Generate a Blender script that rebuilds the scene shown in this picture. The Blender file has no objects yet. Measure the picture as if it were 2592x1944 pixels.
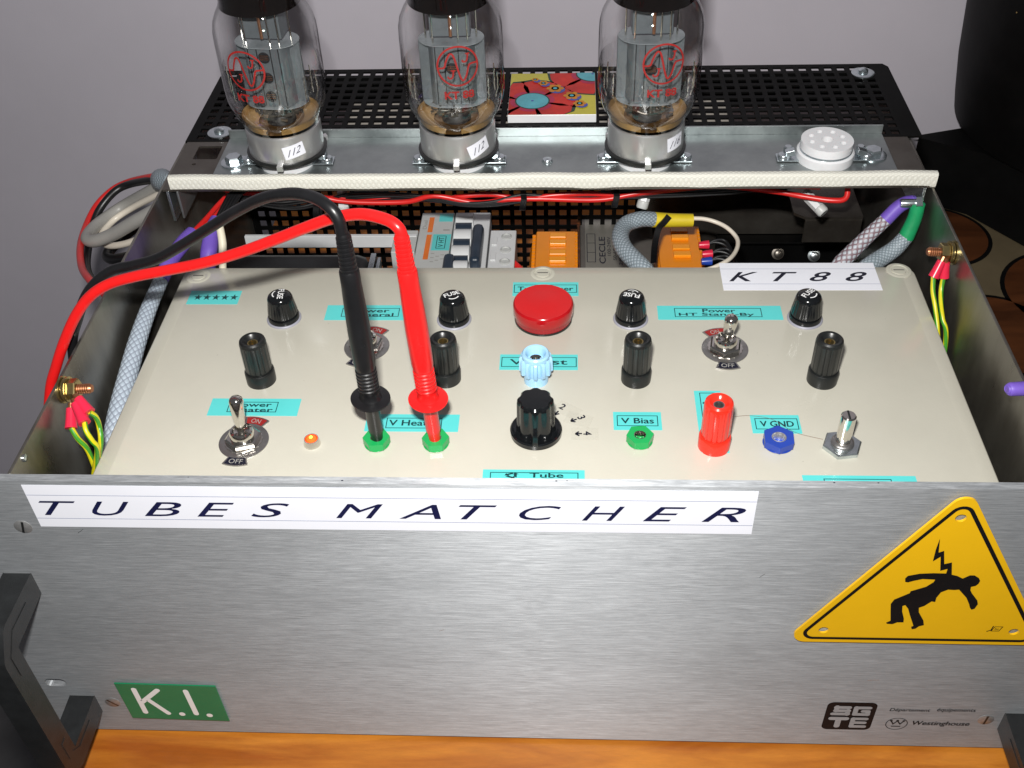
import bpy, bmesh, math, random
from mathutils import Matrix, Vector
random.seed(7)
MM = 0.001
scene = bpy.context.scene
col = scene.collection

# ------------------------------------------------------------------ camera
cam_data = bpy.data.cameras.new('camera')
cam = bpy.data.objects.new('camera', cam_data)
col.objects.link(cam)
cam_data.sensor_width = 36.0
cam_data.lens = 37.88
cam_data.clip_start = 0.01
cam_data.clip_end = 20.0
Rc = Matrix(((0.99868, -0.00400, 0.05116), (0.04089, 0.66446, -0.74620), (-0.03101, 0.74731, 0.66375)))
CAM = Vector((1.4, -308.2, 530.3))
cam.matrix_world = Matrix.Translation(CAM * MM) @ Rc.to_4x4()
scene.camera = cam

# ------------------------------------------------------------------ room light and flash
world = bpy.data.worlds.new('World')
scene.world = world
world.use_nodes = True
wn = world.node_tree.nodes['Background']
wn.inputs['Color'].default_value = (0.93, 0.95, 1.0, 1)
wn.inputs['Strength'].default_value = 0.105

ld = bpy.data.lights.new('camera_flash', 'AREA')
ld.shape = 'RECTANGLE'
ld.size = 0.026
ld.size_y = 0.014
ld.energy = 5.5
ld.color = (1.0, 0.985, 0.95)
flash = bpy.data.objects.new('camera_flash', ld)
col.objects.link(flash)
flash.matrix_world = Matrix.Translation((CAM + Rc @ Vector((-16, 56, 8))) * MM) @ Rc.to_4x4()

scene.view_settings.view_transform = 'Standard'
scene.view_settings.look = 'None'
scene.view_settings.exposure = 0.0
scene.view_settings.gamma = 1.0

# ------------------------------------------------------------------ materials
def mat(name, c, rough=0.5, metal=0.0, var=0.0, vs=60.0, stretch=(1, 1, 1), bump=0.0, bs=400.0, coat=0.0,
        spec=0.5, aniso=0.0, arot=0.0, alpha=1.0, emit=None, es=0.0, trans=0.0, rvar=0.0, c2=None, sss=0.0, ior=None, specks=None):
    m = bpy.data.materials.new(name)
    m.use_nodes = True
    nt = m.node_tree
    N, L = nt.nodes, nt.links
    p = N['Principled BSDF']
    p.inputs['Base Color'].default_value = (*c, 1)
    p.inputs['Roughness'].default_value = rough
    p.inputs['Metallic'].default_value = metal
    p.inputs['Specular IOR Level'].default_value = spec
    p.inputs['Coat Weight'].default_value = coat
    p.inputs['Coat Roughness'].default_value = 0.08
    p.inputs['Alpha'].default_value = alpha
    p.inputs['Transmission Weight'].default_value = trans
    p.inputs['Subsurface Weight'].default_value = sss
    if sss:
        p.inputs['Subsurface Radius'].default_value = (0.004, 0.002, 0.002)
        p.inputs['Subsurface Scale'].default_value = 1.0
    if ior:
        p.inputs['IOR'].default_value = ior
    if aniso:
        p.inputs['Anisotropic'].default_value = aniso
        p.inputs['Anisotropic Rotation'].default_value = arot
        tg = N.new('ShaderNodeTangent')
        tg.direction_type = 'UV_MAP'
        L.new(tg.outputs[0], p.inputs['Tangent'])
    if emit:
        p.inputs['Emission Color'].default_value = (*emit, 1)
        p.inputs['Emission Strength'].default_value = es
    if var or bump or rvar or c2:
        tc = N.new('ShaderNodeTexCoord')
        mp = N.new('ShaderNodeMapping')
        mp.inputs['Scale'].default_value = stretch
        L.new(tc.outputs['Object'], mp.inputs['Vector'])
        nz = N.new('ShaderNodeTexNoise')
        nz.inputs['Scale'].default_value = vs
        nz.inputs['Detail'].default_value = 6
        nz.inputs['Roughness'].default_value = 0.65
        L.new(mp.outputs[0], nz.inputs['Vector'])
        rp = N.new('ShaderNodeValToRGB')
        lo = c2 if c2 else tuple(max(0, v * (1 - var)) for v in c)
        hi = c if c2 else tuple(min(1, v * (1 + var)) for v in c)
        rp.color_ramp.elements[0].position = 0.32
        rp.color_ramp.elements[1].position = 0.68
        rp.color_ramp.elements[0].color = (*lo, 1)
        rp.color_ramp.elements[1].color = (*hi, 1)
        L.new(nz.outputs['Fac'], rp.inputs[0])
        if var or c2:
            L.new(rp.outputs[0], p.inputs['Base Color'])
        if rvar:
            mr = N.new('ShaderNodeMapRange')
            mr.inputs['To Min'].default_value = max(0.02, rough - rvar)
            mr.inputs['To Max'].default_value = min(1, rough + rvar)
            mr.inputs['From Min'].default_value = 0.3
            mr.inputs['From Max'].default_value = 0.7
            L.new(nz.outputs['Fac'], mr.inputs['Value'])
            L.new(mr.outputs[0], p.inputs['Roughness'])
        if bump:
            n2 = N.new('ShaderNodeTexNoise')
            n2.inputs['Scale'].default_value = bs
            n2.inputs['Detail'].default_value = 3
            L.new(mp.outputs[0], n2.inputs['Vector'])
            b = N.new('ShaderNodeBump')
            b.inputs['Strength'].default_value = bump
            b.inputs['Distance'].default_value = 0.0004
            L.new(n2.outputs['Fac'], b.inputs['Height'])
            L.new(b.outputs[0], p.inputs['Normal'])
    if specks:
        src = p.inputs['Base Color'].links[0].from_socket
        tc2 = N.new('ShaderNodeTexCoord')
        vo = N.new('ShaderNodeTexVoronoi'); vo.inputs['Scale'].default_value = specks[1]; vo.inputs['Randomness'].default_value = 1.0
        nd = N.new('ShaderNodeTexNoise'); nd.inputs['Scale'].default_value = 30
        L.new(tc2.outputs['Object'], vo.inputs['Vector']); L.new(tc2.outputs['Object'], nd.inputs['Vector'])
        lt = N.new('ShaderNodeMath'); lt.operation = 'LESS_THAN'; lt.inputs[1].default_value = specks[2]
        L.new(vo.outputs['Distance'], lt.inputs[0])
        gt = N.new('ShaderNodeMath'); gt.operation = 'GREATER_THAN'; gt.inputs[1].default_value = 0.56
        L.new(nd.outputs['Fac'], gt.inputs[0])
        ml = N.new('ShaderNodeMath'); ml.operation = 'MULTIPLY'
        L.new(lt.outputs[0], ml.inputs[0]); L.new(gt.outputs[0], ml.inputs[1])
        m3 = N.new('ShaderNodeMix'); m3.data_type = 'RGBA'
        m3.inputs[7].default_value = (*specks[0], 1)
        L.new(ml.outputs[0], m3.inputs[0]); L.new(src, m3.inputs[6]); L.new(m3.outputs[2], p.inputs['Base Color'])
    return m

def braid_mat(name, ca, cb, nu, scale_v, rough=0.45, bump=0.6, lo=0.42, hi=0.6):
    """woven sleeve: two crossing diagonal waves in the sleeve's own UV (u around, v along in mm)"""
    m = bpy.data.materials.new(name)
    m.use_nodes = True
    N, L = m.node_tree.nodes, m.node_tree.links
    p = N['Principled BSDF']
    p.inputs['Roughness'].default_value = rough
    uv = N.new('ShaderNodeTexCoord')
    sp = N.new('ShaderNodeSeparateXYZ')
    L.new(uv.outputs['UV'], sp.inputs[0])
    outs = []
    for s in (1, -1):
        a = N.new('ShaderNodeMath'); a.operation = 'MULTIPLY'; a.inputs[1].default_value = nu * 2 * math.pi
        L.new(sp.outputs['X'], a.inputs[0])
        b = N.new('ShaderNodeMath'); b.operation = 'MULTIPLY'; b.inputs[1].default_value = s * scale_v
        L.new(sp.outputs['Y'], b.inputs[0])
        c = N.new('ShaderNodeMath'); c.operation = 'ADD'
        L.new(a.outputs[0], c.inputs[0]); L.new(b.outputs[0], c.inputs[1])
        d = N.new('ShaderNodeMath'); d.operation = 'SINE'
        L.new(c.outputs[0], d.inputs[0])
        e = N.new('ShaderNodeMath'); e.operation = 'ADD'; e.inputs[1].default_value = 1.0
        L.new(d.outputs[0], e.inputs[0])
        outs.append(e)
    mx = N.new('ShaderNodeMath'); mx.operation = 'MULTIPLY'
    L.new(outs[0].outputs[0], mx.inputs[0]); L.new(outs[1].outputs[0], mx.inputs[1])
    mr = N.new('ShaderNodeMapRange')
    mr.inputs['From Min'].default_value = 0
    mr.inputs['From Max'].default_value = 2.6
    L.new(mx.outputs[0], mr.inputs['Value'])
    rp = N.new('ShaderNodeValToRGB')
    rp.color_ramp.elements[0].position = lo
    rp.color_ramp.elements[1].position = hi
    rp.color_ramp.elements[0].color = (*ca, 1)
    rp.color_ramp.elements[1].color = (*cb, 1)
    L.new(mr.outputs[0], rp.inputs[0])
    L.new(rp.outputs[0], p.inputs['Base Color'])
    bu = N.new('ShaderNodeBump'); bu.inputs['Strength'].default_value = bump; bu.inputs['Distance'].default_value = 0.0004
    L.new(mr.outputs[0], bu.inputs['Height'])
    L.new(bu.outputs[0], p.inputs['Normal'])
    return m

def stripe_mat(name, ca, cb):
    m = bpy.data.materials.new(name)
    m.use_nodes = True
    N, L = m.node_tree.nodes, m.node_tree.links
    p = N['Principled BSDF']
    p.inputs['Roughness'].default_value = 0.35
    uv = N.new('ShaderNodeTexCoord')
    sp = N.new('ShaderNodeSeparateXYZ')
    L.new(uv.outputs['UV'], sp.inputs[0])
    v = N.new('ShaderNodeMath'); v.operation = 'MULTIPLY'; v.inputs[1].default_value = 0.012
    L.new(sp.outputs['Y'], v.inputs[0])
    a = N.new('ShaderNodeMath'); a.operation = 'ADD'
    L.new(sp.outputs['X'], a.inputs[0]); L.new(v.outputs[0], a.inputs[1])
    b = N.new('ShaderNodeMath'); b.operation = 'MULTIPLY'; b.inputs[1].default_value = 2.0
    L.new(a.outputs[0], b.inputs[0])
    f = N.new('ShaderNodeMath'); f.operation = 'FRACT'
    L.new(b.outputs[0], f.inputs[0])
    g = N.new('ShaderNodeMath'); g.operation = 'GREATER_THAN'; g.inputs[1].default_value = 0.5
    L.new(f.outputs[0], g.inputs[0])
    mx = N.new('ShaderNodeMix'); mx.data_type = 'RGBA'
    mx.inputs[6].default_value = (*ca, 1); mx.inputs[7].default_value = (*cb, 1)
    L.new(g.outputs[0], mx.inputs[0])
    L.new(mx.outputs[2], p.inputs['Base Color'])
    return m

def glass_mat(name, tint=(1, 1, 1), refl=0.9, bstr=0.55, bsc=55):
    m = bpy.data.materials.new(name)
    m.use_nodes = True
    N, L = m.node_tree.nodes, m.node_tree.links
    N.remove(N['Principled BSDF'])
    out = N['Material Output']
    t = N.new('ShaderNodeBsdfTransparent'); t.inputs[0].default_value = (*tint, 1)
    lw0 = N.new('ShaderNodeLayerWeight'); lw0.inputs['Blend'].default_value = 0.5
    rp0 = N.new('ShaderNodeValToRGB')
    rp0.color_ramp.elements[0].position = 0.62; rp0.color_ramp.elements[0].color = (*tint, 1)
    rp0.color_ramp.elements[1].position = 0.97; rp0.color_ramp.elements[1].color = (0.28, 0.28, 0.29, 1)  # glass edges darkened in the colour by facing angle, imitating refraction
    L.new(lw0.outputs['Facing'], rp0.inputs[0]); L.new(rp0.outputs[0], t.inputs[0])
    g = N.new('ShaderNodeBsdfGlossy'); g.inputs['Roughness'].default_value = 0.02
    g.inputs['Color'].default_value = (refl, refl, refl, 1)
    lw = N.new('ShaderNodeLayerWeight'); lw.inputs['Blend'].default_value = 0.5
    pw = N.new('ShaderNodeMath'); pw.operation = 'POWER'; pw.inputs[1].default_value = 3.2
    L.new(lw.outputs['Facing'], pw.inputs[0])
    fr = N.new('ShaderNodeMapRange'); fr.inputs['To Min'].default_value = 0.05; fr.inputs['To Max'].default_value = 0.75
    L.new(pw.outputs[0], fr.inputs['Value'])
    nz = N.new('ShaderNodeTexNoise'); nz.inputs['Scale'].default_value = bsc; nz.inputs['Detail'].default_value = 1
    tc = N.new('ShaderNodeTexCoord'); L.new(tc.outputs['Object'], nz.inputs['Vector'])
    bu = N.new('ShaderNodeBump'); bu.inputs['Strength'].default_value = bstr; bu.inputs['Distance'].default_value = 0.002
    L.new(nz.outputs['Fac'], bu.inputs['Height'])
    L.new(bu.outputs[0], g.inputs['Normal'])
    mx = N.new('ShaderNodeMixShader')
    L.new(fr.outputs[0], mx.inputs[0]); L.new(t.outputs[0], mx.inputs[1]); L.new(g.outputs[0], mx.inputs[2])
    L.new(mx.outputs[0], out.inputs['Surface'])
    return m

def wood_mat(name, dark, light, coat=0.3):
    m = bpy.data.materials.new(name)
    m.use_nodes = True
    N, L = m.node_tree.nodes, m.node_tree.links
    p = N['Principled BSDF']
    p.inputs['Roughness'].default_value = 0.38
    p.inputs['Coat Weight'].default_value = coat
    p.inputs['Coat Roughness'].default_value = 0.2
    tc = N.new('ShaderNodeTexCoord')
    mp = N.new('ShaderNodeMapping'); mp.inputs['Scale'].default_value = (2.0, 12, 12)
    L.new(tc.outputs['Object'], mp.inputs[0])
    n1 = N.new('ShaderNodeTexNoise'); n1.inputs['Scale'].default_value = 3.2; n1.inputs['Detail'].default_value = 8; n1.inputs['Distortion'].default_value = 1.2
    L.new(mp.outputs[0], n1.inputs['Vector'])
    n2 = N.new('ShaderNodeTexNoise'); n2.inputs['Scale'].default_value = 36; n2.inputs['Detail'].default_value = 8; n2.inputs['Roughness'].default_value = 0.75
    L.new(mp.outputs[0], n2.inputs['Vector'])
    rp = N.new('ShaderNodeValToRGB')
    rp.color_ramp.elements[0].position = 0.36; rp.color_ramp.elements[0].color = (*dark, 1)
    rp.color_ramp.elements[1].position = 0.62; rp.color_ramp.elements[1].color = (*light, 1)
    L.new(n1.outputs['Fac'], rp.inputs[0])
    hs = N.new('ShaderNodeMix'); hs.data_type = 'RGBA'; hs.blend_type = 'MULTIPLY'; hs.inputs[0].default_value = 0.45
    L.new(rp.outputs[0], hs.inputs[6])
    L.new(n2.outputs['Fac'], hs.inputs[7])
    L.new(hs.outputs[2], p.inputs['Base Color'])
    return m

def brushed_mat():
    m = bpy.data.materials.new('brushed_aluminium')
    m.use_nodes = True
    N, L = m.node_tree.nodes, m.node_tree.links
    p = N['Principled BSDF']
    p.inputs['Metallic'].default_value = 0.6
    p.inputs['Anisotropic'].default_value = 0.8
    p.inputs['Anisotropic Rotation'].default_value = 0.25
    tg = N.new('ShaderNodeTangent'); tg.direction_type = 'UV_MAP'
    L.new(tg.outputs[0], p.inputs['Tangent'])
    tc = N.new('ShaderNodeTexCoord')
    def noise(scale, detail, st):
        mp = N.new('ShaderNodeMapping'); mp.inputs['Scale'].default_value = st
        L.new(tc.outputs['Object'], mp.inputs[0])
        n = N.new('ShaderNodeTexNoise'); n.inputs['Scale'].default_value = scale; n.inputs['Detail'].default_value = detail
        n.inputs['Roughness'].default_value = 0.7
        L.new(mp.outputs[0], n.inputs['Vector'])
        return n
    fine = noise(60, 6, (1.1, 14, 60))
    broad = noise(9, 3, (1, 1, 3))
    fine2 = noise(120, 3, (1.3, 14, 60))
    smudge = noise(14, 5, (1, 1, 1.4))
    rp = N.new('ShaderNodeValToRGB')
    rp.color_ramp.elements[0].position = 0.36; rp.color_ramp.elements[0].color = (0.42, 0.442, 0.468, 1)
    rp.color_ramp.elements[1].position = 0.66; rp.color_ramp.elements[1].color = (0.61, 0.63, 0.655, 1)
    L.new(fine.outputs['Fac'], rp.inputs[0])
    mx = N.new('ShaderNodeMix'); mx.data_type = 'RGBA'; mx.blend_type = 'MULTIPLY'; mx.inputs[0].default_value = 0.3
    L.new(rp.outputs[0], mx.inputs[6]); L.new(broad.outputs['Fac'], mx.inputs[7])
    gl = N.new('ShaderNodeMapRange'); gl.inputs['From Min'].default_value = 0.35; gl.inputs['From Max'].default_value = 0.72
    gl.inputs['To Min'].default_value = 0.8; gl.inputs['To Max'].default_value = 1.2
    L.new(fine2.outputs['Fac'], gl.inputs['Value'])
    m2 = N.new('ShaderNodeMix'); m2.data_type = 'RGBA'; m2.blend_type = 'MULTIPLY'; m2.inputs[0].default_value = 1.0
    L.new(mx.outputs[2], m2.inputs[6]); L.new(gl.outputs[0], m2.inputs[7])
    L.new(m2.outputs[2], p.inputs['Base Color'])
    mr = N.new('ShaderNodeMapRange'); mr.inputs['From Min'].default_value = 0.3; mr.inputs['From Max'].default_value = 0.7
    mr.inputs['To Min'].default_value = 0.52; mr.inputs['To Max'].default_value = 0.7
    L.new(fine.outputs['Fac'], mr.inputs['Value']); L.new(mr.outputs[0], p.inputs['Roughness'])
    bu = N.new('ShaderNodeBump'); bu.inputs['Strength'].default_value = 0.25; bu.inputs['Distance'].default_value = 0.0002
    L.new(fine.outputs['Fac'], bu.inputs['Height']); L.new(bu.outputs[0], p.inputs['Normal'])
    return m

M = {}
M['panel'] = brushed_mat()
M['wall'] = mat('painted_wall', (0.63, 0.595, 0.66), 0.6, var=0.07, vs=2.2, bump=0.25, bs=900)
M['floor'] = mat('dark_floor', (0.10, 0.098, 0.10), 0.7, var=0.2, vs=8)
M['table'] = wood_mat('varnished_pine', (0.40, 0.10, 0.008), (0.68, 0.24, 0.026))
M['steel_dark'] = mat('tarnished_steel', (0.20, 0.185, 0.165), 0.34, 0.85, var=0.35, vs=14, rvar=0.1, bump=0.15, bs=150, c2=(0.09, 0.075, 0.062))
M['wall_steel'] = mat('chassis_steel', (0.34, 0.325, 0.29), 0.33, 0.9, vs=9, stretch=(1, 2.5, 1), rvar=0.1, bump=0.1, bs=200, c2=(0.17, 0.155, 0.135))
M['galv'] = mat('galvanised_steel', (0.42, 0.45, 0.45), 0.36, 0.88, vs=26, rvar=0.09, bump=0.1, bs=500, c2=(0.25, 0.275, 0.28))
M['zinc'] = mat('zinc_plated', (0.60, 0.66, 0.69), 0.24, 0.95, var=0.12, vs=200)
M['chrome'] = mat('polished_nickel', (0.72, 0.69, 0.64), 0.11, 1.0, var=0.05, vs=300)
M['nickel_dull'] = mat('dull_nickel', (0.45, 0.44, 0.43), 0.35, 0.95, var=0.15, vs=200, bump=0.2, bs=1500)
M['brass'] = mat('old_brass', (0.42, 0.33, 0.15), 0.3, 0.95, var=0.25, vs=160)
M['copper'] = mat('worn_copper', (0.42, 0.18, 0.09), 0.38, 0.9, var=0.25, vs=200)
M['alu'] = mat('satin_aluminium', (0.70, 0.70, 0.70), 0.33, 0.85, vs=90, stretch=(1, 1, 0.25), var=0.06, bump=0.06, bs=700)
M['beige'] = mat('beige_plastic', (0.545, 0.525, 0.45), 0.21, 0, var=0.045, vs=11, bump=0.08, bs=900, coat=0.12, spec=0.45, rvar=0.07, specks=((0.30, 0.28, 0.23), 150, 0.035))
M['beige_in'] = mat('beige_plastic_screw', (0.50, 0.485, 0.41), 0.4, 0, var=0.03, vs=60)
M['black_gloss'] = mat('black_bakelite', (0.006, 0.007, 0.008), 0.14, 0, var=0.3, vs=120, spec=0.5)
M['black_plastic'] = mat('black_plastic', (0.011, 0.012, 0.012), 0.33, 0, var=0.3, vs=90, bump=0.12, bs=1200)
M['black_rubber'] = mat('black_rubber', (0.008, 0.008, 0.009), 0.36, 0, var=0.2, vs=90, bump=0.1, bs=900)
M['black_paint'] = mat('black_painted_metal', (0.003, 0.003, 0.003), 0.5, 0, var=0.3, vs=50, bump=0.1, bs=700, spec=0.08)
M['handle'] = mat('charcoal_handle', (0.014, 0.015, 0.016), 0.4, 0.0, var=0.3, vs=90, bump=0.25, bs=1500, coat=0.05)
M['red'] = mat('red_rubber', (0.74, 0.012, 0.012), 0.3, 0, var=0.06, vs=60, bump=0.06, bs=900)
M['red_wire'] = mat('red_wire_insulation', (0.62, 0.02, 0.018), 0.32, 0, var=0.1, vs=60)
M['red_post'] = mat('red_plastic', (0.80, 0.03, 0.015), 0.18, 0, var=0.04, vs=60)
M['lens'] = mat('red_lens', (0.56, 0.004, 0.005), 0.3, 0, var=0.08, vs=30, coat=0.1, sss=0.1)
M['lens_side_shaded'] = mat('red_lens_shaded_side', (0.30, 0.006, 0.012), 0.2, 0, var=0.1, vs=40, coat=0.3)  # same red lens, the shade on its side put into the colour
M['lens_rim_shaded'] = mat('red_lens_shaded_rim', (0.38, 0.004, 0.007), 0.18, 0, var=0.1, vs=40, coat=0.3)  # same red lens, darker rim shade put into the colour
M['led'] = mat('lit_led', (0.9, 0.12, 0.02), 0.2, 0, emit=(1.0, 0.05, 0.005), es=2.2)
M['led_core'] = mat('led_core', (1.0, 0.4, 0.05), 0.2, 0, emit=(1.0, 0.36, 0.03), es=7)
M['blue_lt'] = mat('pale_blue_plastic', (0.36, 0.62, 0.85), 0.25, 0, var=0.03, vs=60, sss=0.05)
M['blue'] = mat('dark_blue_plastic', (0.018, 0.055, 0.36), 0.3, 0, var=0.05, vs=60)
M['green'] = mat('green_plastic', (0.012, 0.36, 0.09), 0.22, 0, var=0.05, vs=60)
M['green_sleeve'] = mat('green_shrink_sleeve', (0.008, 0.28, 0.10), 0.5, 0, var=0.15, vs=90, bump=0.2)
M['violet'] = mat('violet_shrink_sleeve', (0.155, 0.085, 0.46), 0.5, 0, var=0.15, vs=60, bump=0.2, bs=300)
M['yellow_sleeve'] = mat('yellow_shrink_sleeve', (0.66, 0.50, 0.02), 0.45, 0, var=0.08, vs=60)
M['cyan'] = mat('cyan_tape', (0.10, 0.60, 0.59), 0.35, 0, var=0.03, vs=40, coat=0.15)
M['white_tape'] = mat('white_tape', (0.80, 0.81, 0.88), 0.35, 0, var=0.015, vs=40, coat=0.1)
M['ink'] = mat('black_ink', (0.006, 0.007, 0.02), 0.4, 0, var=0.2, vs=90)
M['ink_blue'] = mat('navy_ink', (0.008, 0.01, 0.05), 0.35, 0, var=0.2, vs=90)
M['ink_teal'] = mat('teal_black_ink', (0.004, 0.045, 0.05), 0.4, 0, var=0.2, vs=90)
M['line_ink'] = mat('thin_line_ink', (0.30, 0.33, 0.45), 0.4, 0, var=0.1, vs=90)
M['white_ink'] = mat('white_ink', (0.85, 0.85, 0.85), 0.4, 0, var=0.02, vs=90)
M['red_ink'] = mat('red_glass_print', (0.29, 0.016, 0.014), 0.45, 0, var=0.1, vs=90)
M['pencil'] = mat('grey_pen_ink', (0.06, 0.06, 0.09), 0.5, 0, var=0.2, vs=90)
M['ki_green'] = mat('green_engraved_plate', (0.006, 0.185, 0.08), 0.3, 0, var=0.08, vs=30)
M['sign'] = mat('yellow_sign_plastic', (0.80, 0.455, 0.008), 0.28, 0, var=0.03, vs=20, bump=0.05, bs=300)
M['sign_black'] = mat('sign_black_print', (0.005, 0.005, 0.006), 0.6, 0, var=0.2, vs=60, spec=0.2)
M['ceramic'] = mat('white_ceramic', (0.76, 0.76, 0.78), 0.18, 0, var=0.03, vs=60, sss=0.05)
M['white_plastic'] = mat('white_plastic', (0.66, 0.67, 0.68), 0.35, 0, var=0.05, vs=40)
M['grey_lt'] = mat('light_grey_plastic', (0.50, 0.51, 0.50), 0.4, 0, var=0.06, vs=40, bump=0.1)
M['fuse_grey'] = mat('milky_grey_plastic', (0.30, 0.30, 0.35), 0.45, 0, var=0.06, vs=40)
M['grey_wire'] = mat('grey_cable', (0.33, 0.32, 0.30), 0.4, 0, var=0.08, vs=40)
M['cream_wire'] = mat('cream_cable', (0.72, 0.66, 0.52), 0.4, 0, var=0.06, vs=40)
M['cream_pale'] = mat('pale_cable', (0.74, 0.67, 0.57), 0.35, 0, var=0.06, vs=40)
M['orange'] = mat('orange_plastic', (0.82, 0.26, 0.006), 0.3, 0, var=0.06, vs=40, bump=0.1)
M['orange_hi'] = mat('orange_plastic_lever', (0.92, 0.33, 0.01), 0.22, 0, var=0.04, vs=40)
M['orange_print'] = mat('orange_print', (0.75, 0.17, 0.015), 0.4, 0, var=0.1, vs=60)
M['navy'] = mat('slate_lever_plastic', (0.022, 0.035, 0.055), 0.35, 0, var=0.2, vs=60, bump=0.1)
M['module'] = mat('taupe_module_case', (0.11, 0.10, 0.09), 0.5, 0, var=0.12, vs=50, bump=0.15)
M['module_label'] = mat('grey_foil_label', (0.24, 0.23, 0.20), 0.4, 0.3, var=0.08, vs=50)
M['plate_metal'] = mat('carbonised_anode', (0.155, 0.175, 0.19), 0.42, 0.5, var=0.12, vs=90, bump=0.1, bs=700)
M['plate_dark'] = mat('anode_slot', (0.02, 0.02, 0.022), 0.5, 0.3, var=0.2, vs=90)
M['mica'] = mat('mica_disc', (0.30, 0.33, 0.35), 0.22, 0.1, var=0.15, vs=160, alpha=0.7)
M['getter'] = mat('black_getter_mirror', (0.012, 0.008, 0.007), 0.07, 0.6, var=0.4, vs=40)
M['amber'] = mat('amber_bronze_collar', (0.72, 0.46, 0.18), 0.28, 0.6, vs=60, c2=(0.46, 0.27, 0.09))
M['amber_dark'] = mat('dark_amber_film', (0.30, 0.16, 0.05), 0.3, 0.5, vs=60, c2=(0.10, 0.05, 0.018))
M['board'] = mat('pale_inner_board', (0.44, 0.40, 0.36), 0.7, 0, var=0.25, vs=30)
M['copper_rod'] = mat('copper_rod', (0.55, 0.27, 0.16), 0.3, 0.9, var=0.1, vs=200)
M['screw'] = mat('panel_screw_steel', (0.34, 0.34, 0.34), 0.42, 0.6, var=0.2, vs=400)
M['glass'] = glass_mat('clear_glass')
M['glass_sparkle'] = glass_mat('clear_glass_sparkle', bstr=1.0, bsc=120)
M['yg'] = stripe_mat('yellow_green_wire', (0.62, 0.55, 0.01), (0.05, 0.26, 0.02))
M['braid'] = braid_mat('grey_braided_sleeve', (0.19, 0.23, 0.26), (0.37, 0.43, 0.48), 12, 2.1, lo=0.05, hi=0.6)
M['braid_red'] = braid_mat('grey_red_braided_sleeve', (0.20, 0.13, 0.15), (0.46, 0.49, 0.54), 7, 1.4, lo=0.05, hi=0.5)
M['braid_lt'] = braid_mat('pale_braided_sleeve', (0.24, 0.27, 0.33), (0.42, 0.49, 0.57), 9, 1.5, lo=0.0, hi=0.22)
M['fibre'] = braid_mat('fibreglass_sleeve', (0.655, 0.64, 0.57), (0.73, 0.72, 0.655), 11, 2.0, rough=0.6, bump=0.4, lo=0.0, hi=0.45)
M['crimp'] = mat('red_crimp_insulation', (0.68, 0.02, 0.06), 0.3, 0, var=0.06, vs=90)
M['black_cloth'] = mat('matt_black_coating', (0.0035, 0.0035, 0.0035), 0.55, 0, var=0.4, vs=30, bump=0.3, bs=90, spec=0.12)
M['gold_speck'] = mat('tarnished_gold_fleck', (0.25, 0.17, 0.06), 0.5, 0.5, var=0.4, vs=200)
M['mat_cream'] = mat('cream_mat', (0.13, 0.10, 0.055), 0.6, 0, var=0.15, vs=20)
M['mat_brown'] = wood_mat('brown_mat_disc', (0.07, 0.022, 0.007), (0.14, 0.045, 0.014), 0.05)
M['clear'] = mat('clear_film', (0.6, 0.58, 0.5), 0.15, 0, alpha=0.035)
M['t_yellow'] = mat('glaze_yellow', (0.50, 0.44, 0.015), 0.2, 0, var=0.1, vs=60, coat=0.3)
M['t_red'] = mat('glaze_red', (0.50, 0.022, 0.014), 0.4, 0, var=0.3, vs=50, spec=0.3)
M['t_mag'] = mat('glaze_magenta', (0.40, 0.02, 0.07), 0.4, 0, var=0.2, vs=60, spec=0.3)
M['t_teal'] = mat('glaze_teal', (0.06, 0.38, 0.46), 0.2, 0, var=0.2, vs=60, coat=0.3)
M['t_dark'] = mat('glaze_dark_green', (0.02, 0.05, 0.03), 0.4, 0, var=0.2, vs=60, spec=0.3)
M['t_orange'] = mat('glaze_orange', (0.50, 0.20, 0.012), 0.4, 0, var=0.2, vs=60, spec=0.3)
M['t_blue'] = mat('glaze_blue', (0.02, 0.04, 0.30), 0.2, 0, var=0.2, vs=60, coat=0.3)

# ------------------------------------------------------------------ mesh builder (all numbers in mm)
def smooth_path(pts, n=6):
    P = [Vector(p) for p in pts]
    if len(P) < 3:
        return P
    out = []
    ext = [P[0] * 2 - P[1]] + P + [P[-1] * 2 - P[-2]]
    for i in range(1, len(ext) - 2):
        a, b, c, d = ext[i - 1], ext[i], ext[i + 1], ext[i + 2]
        for k in range(n):
            t = k / n
            out.append(0.5 * ((2 * b) + (c - a) * t + (2 * a - 5 * b + 4 * c - d) * t * t + (3 * b - a - 3 * c + d) * t ** 3))
    out.append(P[-1])
    return out

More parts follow.
